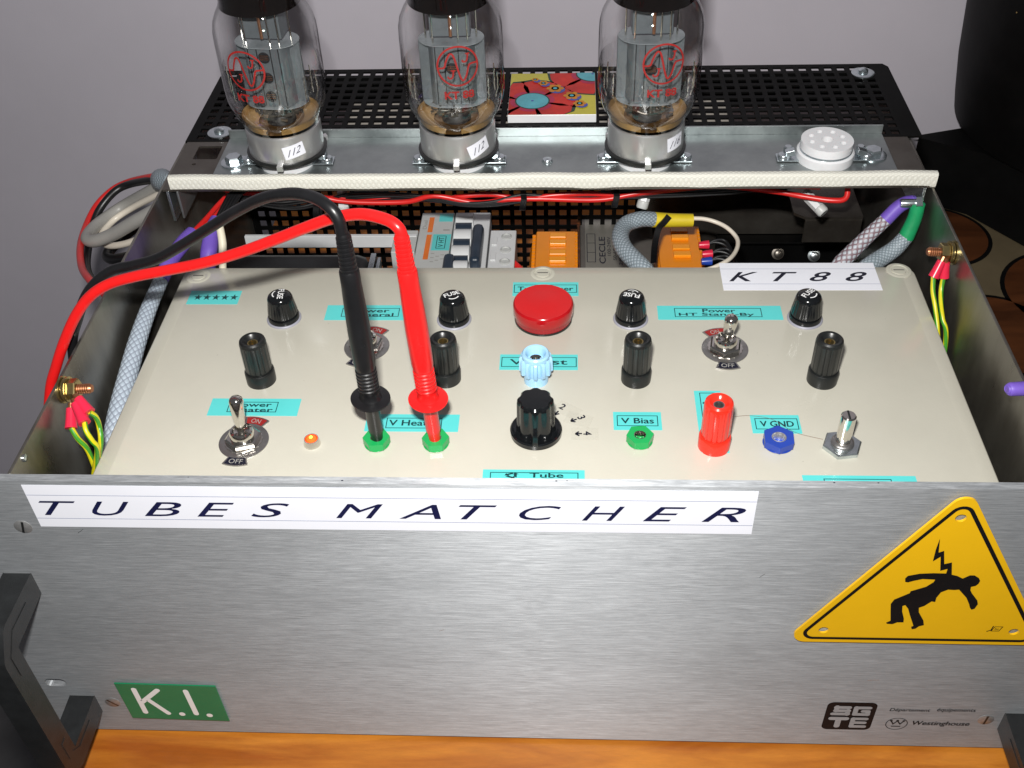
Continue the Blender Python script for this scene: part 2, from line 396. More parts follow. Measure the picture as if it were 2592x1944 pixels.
class B:
    def __init__(s):
        s.v, s.f, s.uv, s.flat = [], [], {}, False
    def add(s, vs, fs, uvs=None):
        o = len(s.v)
        s.v += [tuple(v) for v in vs]
        for i, f in enumerate(fs):
            if uvs:
                s.uv[len(s.f)] = uvs[i]
            s.f.append(tuple(k + o for k in f))
        return s
    def box(s, x0, x1, y0, y1, z0, z1):
        vs = [(x, y, z) for z in (z0, z1) for y in (y0, y1) for x in (x0, x1)]
        return s.add(vs, [(0, 2, 3, 1), (4, 5, 7, 6), (0, 1, 5, 4), (2, 6, 7, 3), (0, 4, 6, 2), (1, 3, 7, 5)])
    def obox(s, c, size, rot=(0, 0, 0)):
        Rm = Matrix.Rotation(rot[2], 3, 'Z') @ Matrix.Rotation(rot[1], 3, 'Y') @ Matrix.Rotation(rot[0], 3, 'X')
        hx, hy, hz = (q / 2 for q in size)
        vs = [Vector(c) + Rm @ Vector((x, y, z)) for z in (-hz, hz) for y in (-hy, hy) for x in (-hx, hx)]
        return s.add(vs, [(0, 2, 3, 1), (4, 5, 7, 6), (0, 1, 5, 4), (2, 6, 7, 3), (0, 4, 6, 2), (1, 3, 7, 5)])
    def lathe(s, prof, c=(0, 0, 0), seg=32, axis=None, rmod=None, phase=0.0, cap=True):
        """prof: [(r, h)] from bottom to top; axis: direction vector of h"""
        A = Vector(axis).normalized() if axis else Vector((0, 0, 1))
        U = A.orthogonal().normalized() if axis else Vector((1, 0, 0))
        V = A.cross(U)
        vs, fs = [], []
        for r, h in prof:
            for k in range(seg):
                a = 2 * math.pi * k / seg + phase
                rr = r * (rmod(a, h) if rmod else 1)
                vs.append(Vector(c) + A * h + (U * math.cos(a) + V * math.sin(a)) * rr)
        for i in range(len(prof) - 1):
            for k in range(seg):
                k2 = (k + 1) % seg
                fs.append((i * seg + k, i * seg + k2, (i + 1) * seg + k2, (i + 1) * seg + k))
        if cap:
            if prof[0][0] > 0.01:
                fs.append(tuple(reversed(range(seg))))
            if prof[-1][0] > 0.01:
                n = (len(prof) - 1) * seg
                fs.append(tuple(range(n, n + seg)))
        return s.add(vs, fs)
    def sweep(s, pts, r, seg=12, n=6, smooth=True, sec=None):
        """tube along pts; r number or list per input point; sec: cross-section [(a,b)] in mm instead of a circle"""
        P = smooth_path(pts, n) if smooth else [Vector(p) for p in pts]
        m = len(P)
        def rad(i):
            if isinstance(r, (int, float)):
                return r
            t = i / (m - 1) * (len(r) - 1)
            j = min(int(t), len(r) - 2)
            return r[j] * (1 - t + j) + r[j + 1] * (t - j)
        T = [(P[min(i + 1, m - 1)] - P[max(i - 1, 0)]).normalized() for i in range(m)]
        nrm = T[0].orthogonal().normalized()
        if sec:
            nrm = Vector((0, 1, 0)) - T[0] * T[0].y
            nrm.normalize()
        ring = sec if sec else [(math.cos(2 * math.pi * k / seg), math.sin(2 * math.pi * k / seg)) for k in range(seg)]
        q = len(ring)
        vs, fs, uvs, L = [], [], [], 0.0
        Ls = []
        for i in range(m):
            if i:
                L += (P[i] - P[i - 1]).length
                nrm = (nrm - T[i] * nrm.dot(T[i])).normalized()
            Ls.append(L)
            bn = T[i].cross(nrm)
            k = 1 if sec else rad(i)
            for a, b in ring:
                vs.append(P[i] + nrm * a * k + bn * b * k)
        for i in range(m - 1):
            for k in range(q):
                k2 = (k + 1) % q
                fs.append((i * q + k, i * q + k2, (i + 1) * q + k2, (i + 1) * q + k))
                uvs.append(((k / q, Ls[i]), ((k + 1) / q, Ls[i]), ((k + 1) / q, Ls[i + 1]), (k / q, Ls[i + 1])))
        fs.append(tuple(reversed(range(q)))); uvs.append(None)
        fs.append(tuple(range((m - 1) * q, m * q))); uvs.append(None)
        return s.add(vs, fs, uvs)
    def flat2d(s, me_v, me_f, fr):
        O, X, Y = (Vector(q) for q in fr)
        return s.add([O + X * a + Y * b for a, b in me_v], me_f)
    def poly(s, pts, fr, h=0.0):
        """flat polygon (or prism when h) in the frame fr=(origin, xdir, ydir)"""
        O, X, Y = (Vector(q) for q in fr)
        Z = X.cross(Y).normalized()
        n = len(pts)
        vs = [O + X * a + Y * b + Z * h for a, b in pts]
        fs = [tuple(range(n))]
        if h:
            vs += [O + X * a + Y * b for a, b in pts]
            fs += [(i, i + n, (i + 1) % n + n, (i + 1) % n) for i in range(n)]
            fs.append(tuple(reversed(range(n, 2 * n))))
        return s.add(vs, fs)
    def ribbon(s, pts, w, fr, closed=False, round_ends=False):
        P = [Vector((a, b)) for a, b in pts]
        n = len(P)
        L_, R_ = [], []
        for i in range(n):
            if closed:
                a, c = P[(i - 1) % n], P[(i + 1) % n]
            else:
                a, c = P[max(i - 1, 0)], P[min(i + 1, n - 1)]
            d1 = (P[i] - a).normalized() if (P[i] - a).length > 1e-6 else (c - P[i]).normalized()
            d2 = (c - P[i]).normalized() if (c - P[i]).length > 1e-6 else d1
            n1, n2 = Vector((-d1.y, d1.x)), Vector((-d2.y, d2.x))
            m = (n1 + n2)
            m = m.normalized() if m.length > 1e-6 else n1
            k = w / 2 / max(0.45, m.dot(n1))
            L_.append(P[i] + m * k); R_.append(P[i] - m * k)
        vs = [tuple(p) for p in L_] + [tuple(p) for p in R_]
        fs = []
        rng = n if closed else n - 1
        for i in range(rng):
            j = (i + 1) % n
            fs.append((i + n, j + n, j, i))
        s.flat2d(vs, fs, fr)
        if round_ends and not closed:
            for p in (P[0], P[-1]):
                s.flat2d([(p.x + w / 2 * math.cos(2 * math.pi * k / 16), p.y + w / 2 * math.sin(2 * math.pi * k / 16)) for k in range(16)], [tuple(range(16))], (Vector(fr[0]) + Vector(fr[1]).cross(Vector(fr[2])) * 0.007, fr[1], fr[2]))
        return s

def frame_rect(x0, x1, y0, y1):
    return [(x0, y0), (x1, y0), (x1, y1), (x0, y1)]

def curve_mesh(polys, extrude):
    """filled 2D curve with holes, extruded; returns verts, faces"""
    cu = bpy.data.curves.new('tmp', 'CURVE')
    cu.dimensions = '2D'; cu.fill_mode = 'BOTH'; cu.extrude = extrude / 2
    for pl in polys:
        sp = cu.splines.new('POLY')
        sp.points.add(len(pl) - 1)
        for i, (a, b) in enumerate(pl):
            sp.points[i].co = (a, b, 0, 1)
        sp.use_cyclic_u = True
    ob = bpy.data.objects.new('tmp', cu)
    me = bpy.data.meshes.new_from_object(ob)
    vs = [tuple(v.co) for v in me.vertices]
    fs = [tuple(p.vertices) for p in me.polygons]
    bpy.data.objects.remove(ob); bpy.data.curves.remove(cu); bpy.data.meshes.remove(me)
    return vs, fs

_tc = {}
def text2d(txt, w=None, h=None, shear=0.0, bold=0.0):
    """verts/faces of a text fitted to w x h mm, centred on (0,0)"""
    key = (txt, shear, bold)
    if key not in _tc:
        cu = bpy.data.curves.new('tmp', 'FONT')
        cu.body = txt; cu.size = 1; cu.resolution_u = 4; cu.shear = shear; cu.offset = bold
        ob = bpy.data.objects.new('tmp', cu)
        me = bpy.data.meshes.new_from_object(ob)
        _tc[key] = ([(v.co.x, v.co.y) for v in me.vertices], [tuple(p.vertices) for p in me.polygons])
        bpy.data.objects.remove(ob); bpy.data.curves.remove(cu); bpy.data.meshes.remove(me)
    v, f = _tc[key]
    x0, x1 = min(a for a, b in v), max(a for a, b in v)
    y0, y1 = min(b for a, b in v), max(b for a, b in v)
    sy = h / (y1 - y0) if h else None
    sx = w / (x1 - x0) if w else sy
    sy = sy or sx
    return [((a - (x0 + x1) / 2) * sx, (b - (y0 + y1) / 2) * sy) for a, b in v], f

def rot2(pts, ang):
    c, s_ = math.cos(ang), math.sin(ang)
    return [(a * c - b * s_, a * s_ + b * c) for a, b in pts]

def circ(cx, cy, r, n=24, ry=None):
    ry = ry or r
    return [(cx + r * math.cos(2 * math.pi * k / n), cy + ry * math.sin(2 * math.pi * k / n)) for k in range(n)]

def rrect(x0, x1, y0, y1, r, n=5):
    out = []
    for cx, cy, a0 in ((x1 - r, y1 - r, 0), (x0 + r, y1 - r, 90), (x0 + r, y0 + r, 180), (x1 - r, y0 + r, 270)):
        for k in range(n + 1):
            a = math.radians(a0 + 90 * k / n)
            out.append((cx + r * math.cos(a), cy + r * math.sin(a)))
    return out

ORG = {}
def part(b, name, m, parent=None, label=None, bevel=0.0, sharp=35, planar_uv=None, kind=None, solid=0.0):
    org = Vector((0, 0, 0))
    if parent is not None:
        org = ORG.get(parent.name, org)
    me = bpy.data.meshes.new(name)
    me.from_pydata([tuple((Vector(v) - org) * MM) for v in b.v], [], b.f)
    me.update()
    if b.uv or planar_uv:
        uvl = me.uv_layers.new(name='UVMap')
        for i, p in enumerate(me.polygons):
            for k, li in enumerate(p.loop_indices):
                if planar_uv:
                    co = me.vertices[me.loops[li].vertex_index].co
                    uvl.data[li].uv = (co[planar_uv[0]], co[planar_uv[1]])
                elif b.uv.get(i):
                    uvl.data[li].uv = b.uv[i][k]
    for p in me.polygons:
        p.use_smooth = not b.flat
    if not b.flat:
        me.set_sharp_from_angle(angle=math.radians(sharp))
    me.materials.append(m)
    o = bpy.data.objects.new(name, me)
    col.objects.link(o)
    if parent is not None:
        o.parent = parent
    ORG[o.name] = org
    if solid:
        md = o.modifiers.new('thickness', 'SOLIDIFY'); md.thickness = solid * MM; md.offset = -1
    if bevel:
        md = o.modifiers.new('bevel', 'BEVEL'); md.width = bevel * MM; md.segments = 2; md.limit_method = 'ANGLE'
        md.angle_limit = math.radians(40)
        md.harden_normals = not b.flat
    if label:
        o['label'] = label
    if kind:
        o['kind'] = kind
    return o

def thing(name, label, cat, loc=(0, 0, 0), group=None, rotz=0.0):
    """an empty at the thing's base (mm); parts built in world mm are re-based to it"""
    o = bpy.data.objects.new(name, None)
    o.empty_display_size = 0.01
    col.objects.link(o)
    o.location = Vector(loc) * MM
    o.rotation_euler = (0, 0, rotz)
    o['label'] = label; o['category'] = cat
    if group:
        o['group'] = group
    ORG[o.name] = Vector(loc)
    return o

def local_thing(*a, **k):
    """same, but its parts are written in its own local mm"""
    o = thing(*a, **k)
    ORG[o.name] = Vector((0, 0, 0))
    return o

def solo(b, name, m, label, cat, group=None, **k):
    o = part(b, name, m, None, **k)
    o['label'] = label; o['category'] = cat
    if group:
        o['group'] = group
    return o

def dup(o, parent=None):
    c = o.copy()
    col.objects.link(c)
    if parent is not None:
        c.parent = parent
    for ch in list(o.children):
        dup(ch, c)
    return c

def dup_thing(root, loc, label, rotz=0.0):
    r = dup(root)
    r.location = Vector(loc) * MM
    r.rotation_euler = (0, 0, rotz)
    r['label'] = label
    return r

UP = lambda z: ((0, 0, z), (1, 0, 0), (0, 1, 0))          # frame on a horizontal surface
FRONT = lambda y: ((0, y, 0), (1, 0, 0), (0, 0, 1))       # frame on the front panel, normal towards -y

# ------------------------------------------------------------------ setting
b = B(); b.box(-1600, 1600, 600, 612, -760, 1100)
part(b, 'back_wall', M['wall'], kind='structure')
b = B(); b.box(-3200, 3200, -3600, 600, -772, -760)
part(b, 'floor', M['floor'], kind='structure')
b = B(); b.box(-266, 1100, -74, 585, -33, -3)
t = solo(b, 'table', M['table'], 'varnished orange pine table top under the metal tube tester', 'table', bevel=2)

# ------------------------------------------------------------------ chassis
HT = 199.5
ch = thing('rack_chassis', 'grey steel rack chassis with brushed aluminium front panel and black handles', 'equipment case', (-15, 195, 0))
# front panel with two slots
slots = [rrect(-272, -260.5, 41.8, 48.4, 3.2), rrect(230.5, 242, 151, 157.6, 3.2), rrect(-272, -260.5, 151, 157.6, 3.2)]
vs, fs = curve_mesh([rrect(-276, 246, 0, HT, 0.8)] + slots, 4)
b = B(); b.add([(x, 2 - z, y) for x, y, z in vs], fs); b.flat = True
fp = part(b, 'front_panel', M['panel'], ch, planar_uv=(0, 2), bevel=0.35)
for i, (sx, sz, an) in enumerate(((-241.3, 169.6, 1.35), (-240.6, 27.3, 2.3), (216.6, 27.0, 1.5), (216.6, 169.6, 0.4))):
    b = B(); b.lathe([(3.0, -0.5), (4.1, 0.0), (4.1, 0.2), (3.6, 0.45)], (sx, 0, sz), 24, axis=(0, -1, 0))
    sc = part(b, 'screw', M['screw'], fp)
    b = B(); b.poly(rot2([(-3.7, -0.55), (3.7, -0.55), (3.7, 0.55), (-3.7, 0.55)], an), ((sx, -0.5, sz), (1, 0, 0), (0, 0, 1)))
    part(b, 'screw_slot', M['steel_dark'] if i % 2 else M['black_plastic'], ch)
# logo print on the front panel
b = B(); b.poly(rrect(134.8, 160.0, 14.9, 40.6, 3.4), FRONT(-0.10))
part(b, 'emblem_square', M['sign_black'], ch)
b = B()
f = FRONT(-0.2)
wS = 3.0
x0, x1, xm = 138.6, 156.2, 147.4
L1 = [(xm - 1.6, 36.2), (x0 + 1.0, 36.2), (x0 + 1.0, 33.0), (xm - 1.6, 33.0), (xm - 1.6, 29.6), (x0 + 1.0, 29.6)]
_k = [0]
def stroke(seg_, w_):
    _k[0] += 1
    b.ribbon(seg_, w_, FRONT(-0.15 - 0.015 * _k[0]), round_ends=True)
for seg_ in ([(146.2, 35.9), (139.6, 35.9)], [(139.9, 36.5), (139.9, 32.6)], [(139.6, 32.9), (146.2, 32.9)], [(145.9, 33.4), (145.9, 29.6)], [(146.2, 29.9), (138.6, 29.9)]):
    stroke(seg_, 2.5)
for seg_ in ([(156.4, 35.9), (149.6, 35.9)], [(149.7, 36.2), (149.7, 29.8)], [(149.6, 29.9), (156.3, 29.9)], [(156.1, 29.8), (156.1, 32.9)], [(156.1, 32.9), (153.6, 32.9)]):
    stroke(seg_, 2.5)
for seg_ in ([(138.6, 25.7), (146.2, 25.7)], [(142.4, 25.7), (142.4, 18.6)]):
    stroke(seg_, 3.0)
for seg_ in ([(156.4, 25.8), (149.7, 25.8)], [(149.8, 26.0), (149.8, 18.6)], [(149.7, 22.2), (156.0, 22.2)], [(149.7, 18.6), (156.4, 18.6)]):
    stroke(seg_, 2.4)
part(b, 'emblem_letters', M['panel'], ch, planar_uv=(0, 2))
b = B()
for txt, cx, cz, w, h in (('Département', 176.8, 34.2, 20.2, 3.6), ('équipements', 199.9, 34.9, 19.2, 3.9), ('Westinghouse', 195.0, 22.0, 29.0, 4.9)):
    v2, f2 = text2d(txt, w, h, 0.12)
    for k, (dx, dz) in enumerate(((0, 0), (0.16, 0.0), (0.08, 0.14), (-0.12, 0.05)) if h > 4 else ((0, 0), (0.13, 0), (0.06, 0.1))):
        b.flat2d([(a + cx + dx, c + cz + dz) for a, c in v2], f2, FRONT(-0.1 - 0.01 * k))
part(b, 'maker_lettering', M['sign_black'], ch)
b = B()
b.ribbon(circ(172.7, 21.4, 5.4, 40), 0.45, FRONT(-0.1), closed=True)
b.ribbon([(169.6, 24.0), (170.9, 21.2), (172.7, 24.2), (174.5, 21.2), (175.8, 24.0)], 0.7, FRONT(-0.12))
for cx, cz in ((169.5, 24.3), (172.7, 24.5), (175.9, 24.3)):
    b.poly(circ(cx, cz, 0.75, 12), FRONT(-0.15))
b.ribbon([(170.3, 19.0), (175.1, 19.0)], 0.8, FRONT(-0.1))
part(b, 'round_emblem', M['sign_black'], ch)
for pts in ([(-217.5, 165.6), (-214.2, 168.4)], [(150.4, 60.2), (153.0, 60.9), (156.4, 61.0)], [(-60, 96), (-57.5, 97.2)], [(88, 140.5), (90.2, 143.0)]):
    b = B(); b.ribbon(pts, 0.22, FRONT(-0.06))
    part(b, 'scratch', M['zinc'], ch)
for x, y, r in ((-93.5, 1.8, 0.55), (-3, 2.6, 0.5), (1.5, 2.8, 0.35), (112, 3.0, 0.5), (130, 3.1, 0.45), (-160, 3.0, 0.3)):
    b = B(); b.poly(circ(x, y, r, 9, r * 0.6), UP(HT + 0.04))
    part(b, 'dirt_spot', M['ink'], ch)
# side walls, rear, floor
for sx, nm in ((-240, 'left'), (208, 'right')):
    b = B(); b.box(sx, sx + 1.5, 4.2, 391, 0, HT)
    part(b, 'side_wall', M['wall_steel'], ch, bevel=0.3)
    b = B()
    s2 = 1 if nm == 'left' else -1
    xx = sx + 1.5 if nm == 'left' else sx - 9
    b.box(xx, xx + 9, 4.2, 391, 0.5, 2)
    part(b, 'bottom_flange', M['steel_dark'], ch)
b = B(); b.box(-238.4, 207.9, 4.3, 390.9, 0, 0.5)
part(b, 'bottom_plate', M['black_paint'], ch)

def perforated(x0, x1, y0, y1, px, py, hw, hh, hx0, hx1, hy0, hy1, conv):
    """a sheet with real square holes"""
    xs = [x0]; cols_ = []
    x = hx0
    while x + hw <= hx1:
        xs += [x, x + hw]; cols_.append(len(xs) - 2); x += px
    xs.append(x1)
    ys = [y0]; rows = []
    y = hy0
    while y + hh <= hy1:
        ys += [y, y + hh]; rows.append(len(ys) - 2); y += py
    ys.append(y1)
    nx = len(xs)
    vs = [conv(a, c) for c in ys for a in xs]
    fs = []
    cs, rs = set(cols_), set(rows)
    for j in range(len(ys) - 1):
        for i in range(nx - 1):
            if i in cs and j in rs:
                continue
            fs.append((j * nx + i, j * nx + i + 1, (j + 1) * nx + i + 1, (j + 1) * nx + i))
    used = sorted({k for f_ in fs for k in f_})
    mp = {k: i for i, k in enumerate(used)}
    return [vs[k] for k in used], [tuple(mp[k] for k in f_) for f_ in fs]

vs, fs = perforated(-238.4, 60, 2, 126, 8.45, 8.45, 5.2, 5.2, -233, 57, 12, 122, lambda a, c: (a, 378.5, c))
b = B(); b.add(vs, fs); b.flat = True
part(b, 'perforated_rear_panel', M['black_paint'], ch, solid=1.2)
b = B(); b.box(-238.4, 207.9, 377.4, 378.6, 176, HT - 0.2)
part(b, 'rear_top_rail', M['black_paint'], ch)
b = B(); b.box(60, 207.9, 377.3, 378.5, 2, 126)
part(b, 'solid_rear_panel', M['steel_dark'], ch)
# cross member under the tube shelf (a folded sheet with two hanging flanges)
vs, fs = curve_mesh([frame_rect(-237.4, 207, 233, 292), rrect(-228.5, -213.5, 268, 284, 1), circ(-226, 262, 1.2, 12)], 1.4)
b = B(); b.add([(x, y, 200.3 + z) for x, y, z in vs], fs)
cr = part(b, 'cross_member', M['steel_dark'], ch, bevel=0.25)
b = B(); b.box(-235.6, -233.9, 233, 290, 179, 199.5)
part(b, 'hanging_flange', M['zinc'], ch, bevel=0.3)
b = B(); b.box(-229.5, -228.2, 233, 262, 181, 199.5)
part(b, 'hanging_flange', M['galv'], ch, bevel=0.3)
b = B(); b.box(203.6, 205.4, 233, 290, 178, 199.5)
part(b, 'hanging_flange', M['zinc'], ch, bevel=0.3)
b = B(); b.lathe([(2.6, 0), (2.6, 10), (2.1, 11)], (203, 232, 190), 20, axis=(-1, 0, 0)); b.lathe([(5, 0), (5, 3.5)], (203.5, 232, 190), 6, axis=(-1, 0, 0))
part(b, 'flange_bolt', M['zinc'], ch)
b = B(); b.lathe([(1.8, 0), (1.8, 0.6), (1.0, 1.0)], (-238.5, 17, 196), 14, axis=(1, 0, 0))
part(b, 'rivet', M['zinc'], ch)
# inner rear rail, boxes inside at the right
b = B(); b.box(112, 207, 370, 372, 4, 76); b.box(112, 207, 360, 372, 74.5, 76)
part(b, 'inner_rail', M['black_paint'], ch, bevel=0.3)
for x, y, z in ((159, 359.5, 60), (186, 359.5, 58)):
    b = B(); b.lathe([(4.6, 0), (4.6, 1), (3.2, 1.2), (3.2, 4), (2.2, 4.6)], (x, y + 10, z), 20, axis=(0, -1, 0.5))
    part(b, 'rail_bolt', M['zinc'] if x > 170 else M['steel_dark'], ch)
vs, fs = curve_mesh([[(150, 345), (150, 304), (157, 298), (194, 298), (194, 345)]], 2)
b = B(); b.add([(x, y, 137 + z) for x, y, z in vs], fs); b.box(157, 194, 298.2, 300, 118, 136)
part(b, 'brown_bracket', M['steel_dark'], ch, bevel=0.5)

b = B(); b.box(-141, 104, 290, 347, 197.0, 198.2)
solo(b, 'pale_inner_board', M['board'], 'pale board glimpsed through the front holes of the perforated cover', 'board')

# rack handles
def handle(x0, x1, name_label):
    prof = [(0.0, 136.9), (-30, 138.0), (-33.5, 136.5), (-41.8, 125), (-42.5, 122), (-42.5, 34), (-41.8, 31), (-33.5, 19.5), (-30, 18.3), (0.0, 18.3),
            (0, 33.8), (-29.8, 33.8), (-29.8, 120.5), (0, 121.4)]
    bb = B(); n = len(prof)
    vs_, fs_ = curve_mesh([prof], x1 - x0)
    bb.add([((x0 + x1) / 2 + z, a, c) for a, c, z in vs_], fs_)
    h_ = part(bb, 'handle', M['handle'], ch, bevel=1.0, label=name_label)
    xi = x1 + 0.06 if x1 < 0 else x0 - 0.06
    # raised rib along each bend
    for zc, sg in ((128, 1), (28, -1)):
        bb = B()
        pl = [(-12, zc + sg * 2.5), (-28, zc + sg * 3), (-37, zc - sg * 6), (-37, zc - sg * 20), (-33, zc - sg * 20), (-33, zc - sg * 7), (-27, zc - sg * 1.5), (-12, zc - sg * 1.5)]
        vs2, fs2 = curve_mesh([pl], 0.5)
        bb.add([(xi + z, a, c) for a, c, z in vs2], fs2)
        part(bb, 'handle_rib', M['handle'], h_, bevel=0.3)
handle(-262.0, -248.7, 'handle at the left end of the front panel')
handle(224.6, 238.0, 'handle at the right end of the front panel')

# ------------------------------------------------------------------ stickers and signs on the front panel
t = thing('name_sticker', 'long white strip lettered TUBES MATCHER along the top of the front panel', 'sticker', (-76, 0, 170))
b = B(); b.poly(frame_rect(-232.8, 81.0, 170.2, 197.2), FRONT(-0.15), 0.12)
part(b, 'strip', M['white_tape'], t)
b = B()
for z in (190.9, 175.9):
    b.poly(frame_rect(-232.6, 80.8, z - 0.17, z + 0.17), FRONT(-0.32))
part(b, 'ruled_lines', M['line_ink'], t)
for c_, x in zip('TUBESMATCHER', (-220.5, -197.5, -174.5, -151, -127, -88, -62, -36.5, -10, 17, 43, 68)):
    b = B()
    w_ = 21.5 if c_ == 'M' else (16.6 if c_ == 'T' else 18.2)
    v2, f2 = text2d(c_, w_, 9.2, 0.38, 0.0)
    b.flat2d([(a + x, q + 182.6) for a, q in v2], f2, FRONT(-0.34))
    part(b, 'letter', M['ink_blue'], t)

t = thing('initials_plate', 'green plate with routed white K.I. letters at lower left of front panel', 'name plate', (-207, 0, 30))
b = B(); b.poly([(-232.8, 14.6), (-179.8, 13.2), (-180.4, 46.6), (-233.9, 47.7)], FRONT(-0.8), 0.75)
part(b, 'plate', M['ki_green'], t, bevel=0.2)
b = B(); f = FRONT(-1.66)
for a, c in (((-224.6, 42.6), (-223.9, 20.8)), ((-212.2, 42.2), (-223.2, 30.6)), ((-219.8, 33.6), (-211.6, 20.2)), ((-197.2, 41.8), (-196.4, 20.2))):
    b.ribbon([a, c], 2.9, f, round_ends=True)
for cx, cz in ((-204.2, 19.6), (-189.4, 18.9)):
    b.poly(circ(cx, cz, 1.7, 18), f)
part(b, 'letters', M['white_ink'], t)

t = thing('warning_sign', 'yellow triangular warning sign with a person struck by lightning', 'warning sign', (165.5, 0, 130))
def tri_pts(x0, x1, z0, z1, r, n=7):
    V3 = [Vector((x0, z0)), Vector((x1, z0)), Vector(((x0 + x1) / 2, z1))]
    out = []
    for i in range(3):
        p, a, c = V3[i], V3[i - 1], V3[(i + 1) % 3]
        da, dc = (a - p).normalized(), (c - p).normalized()
        h_ = math.acos(da.dot(dc)) / 2
        cen = p + (da + dc).normalized() * r / math.sin(h_)
        s_, e_ = p + da * r / math.tan(h_) - cen, p + dc * r / math.tan(h_) - cen
        a0, a1 = math.atan2(s_.y, s_.x), math.atan2(e_.y, e_.x)
        while a1 < a0: a1 += 2 * math.pi
        for k in range(n + 1):
            q = a0 + (a1 - a0) * k / n
            out.append((cen.x + r * math.cos(q), cen.y + r * math.sin(q)))
    return out
outer = tri_pts(104.9, 226.6, 94.6, 201.4, 5.5)
holes = [circ(166.0, 183.6, 2.35, 20), circ(122.0, 103.9, 2.35, 20), circ(209.0, 104.8, 2.35, 20)]
vs, fs = curve_mesh([outer] + holes, 1.1)
b = B(); b.add([(x, -1.2 - z, y) for x, y, z in vs], fs)
part(b, 'plate', M['sign'], t, bevel=0.45)
b = B()
b.ribbon(tri_pts(110.6, 220.9, 98.0, 194.6, 4.2), 1.8, FRONT(-1.95), closed=True)
part(b, 'border', M['sign_black'], t)
fig = [(151.4,143.3),(152.2,145.2),(157.0,146.8),(162.8,147.3),(168.4,147.2),(173.5,145.6),(176.3,143.8),(177.2,144.6),(178.9,146.1),(180.9,146.1),(183.2,144.3),(184.2,142.4),(184.0,140.4),(183.1,138.8),(181.3,138.1),(181.6,135.8),(182.8,133.5),(186.5,128.3),(187.4,125.7),(186.8,122.3),(185.6,121.5),(184.6,122.8),(183.5,125.6),(181.2,130.2),(176.6,136.0),(174.6,135.7),(171.8,135.9),(169.1,133.9),(168.0,129.9),(168.2,126.8),(166.5,127.2),(164.0,123.8),(161.9,122.4),(162.6,119.0),(166.0,112.8),(167.0,109.3),(164.9,108.3),(163.7,106.4),(162.1,106.0),(161.5,107.8),(162.4,108.5),(159.0,116.8),(157.2,121.6),(155.4,124.2),(154.3,123.5),(155.0,119.5),(156.9,114.0),(157.3,111.2),(154.4,111.1),(152.6,109.7),(150.0,109.9),(149.5,110.7),(151.2,112.2),(149.8,119.3),(148.8,124.8),(149.7,128.1),(155.6,132.9),(155.7,134.3),(161.8,137.7),(164.3,141.0),(164.6,142.9),(159.0,143.2),(155.3,141.8),(153.2,140.7),(151.9,141.0)]
vs, fs = curve_mesh([fig], 0.1)
b = B(); b.add([(x, -1.9 - z, y) for x, y, z in vs], fs)
part(b, 'struck_figure', M['sign_black'], t)
bolt = [(160.3,170.6),(161.5,163.4),(161.8,161.4),(163.9,162.6),(166.0,153.7),(169.0,154.9),(170.9,146.5),(168.3,147.0),(168.2,150.6),(165.3,149.2),(163.3,158.8),(160.7,155.6),(160.2,163.4)]
vs, fs = curve_mesh([[(a + (0.0), c) for a, c in bolt]], 0.1)
b = B(); b.add([(x, -1.96 - z, y) for x, y, z in vs], fs)
part(b, 'lightning_bolt', M['sign_black'], t)
b = B()
b.ribbon([(196.4, 105.2), (198.2, 106.2), (198.6, 109.4)], 0.5, FRONT(-1.96))
b.ribbon([(198.4, 105.6), (201.9, 105.6), (202.9, 108.9), (199.4, 108.9)], 0.35, FRONT(-1.96), closed=True)
v2, f2 = text2d('bs', 1.9, 1.6, 0.2); b.flat2d([(a + 200.6, q + 107.2) for a, q in v2], f2, FRONT(-1.97))
part(b, 'maker_mark', M['sign_black'], t)

# ------------------------------------------------------------------ beige control box
LZ = 169.0
cb = thing('control_box', 'beige plastic control box with knobs, sockets and cyan labels inside the chassis', 'control box', (-13, 105, LZ))
def loft(loops):
    bb = B(); n = len(loops[0][0]); vs_, fs_ = [], []
    for pts, z in loops:
        vs_ += [(a, c, z) for a, c in pts]
    for i in range(len(loops) - 1):
        for k in range(n):
            k2 = (k + 1) % n
            fs_.append((i * n + k, i * n + k2, (i + 1) * n + k2, (i + 1) * n + k))
    fs_.append(tuple(range((len(loops) - 1) * n, len(loops) * n)))
    fs_.append(tuple(reversed(range(n))))
    return bb.add(vs_, fs_)
X0, X1, Y0, Y1 = -222.0, 196.6, 9.0, 200.8
lp = []
for ins, z in ((2.5, 80), (2.5, 149), (0, 149.4), (0, 166.6), (0.35, 167.6), (1.2, 168.2), (7.0, 168.55), (8.2, 169.0)):
    lp.append((rrect(X0 + ins, X1 - ins, Y0 + ins, Y1 - ins, max(1.5, 7 - ins * 0.6)), z))
part(loft(lp), 'lid', M['beige'], cb, sharp=50)
for x, y in ((-211.8, 190.8), (-12.8, 193.1), (187.4, 195.4)):
    b = B(); b.lathe([(7.0, -0.6), (7.0, 0.25), (6.5, 0.5), (5.2, 0.5), (5.0, 0.1), (4.0, 0.1), (3.8, 0.7), (0.01, 0.75)], (x, y, 168.7), 36)
    s = part(b, 'lid_screw', M['beige_in'], cb)
    b = B(); b.box(x - 3.0, x + 3.0, y - 0.4, y + 0.4, 169.4, 169.5)
    part(b, 'slot', M['module'], s)

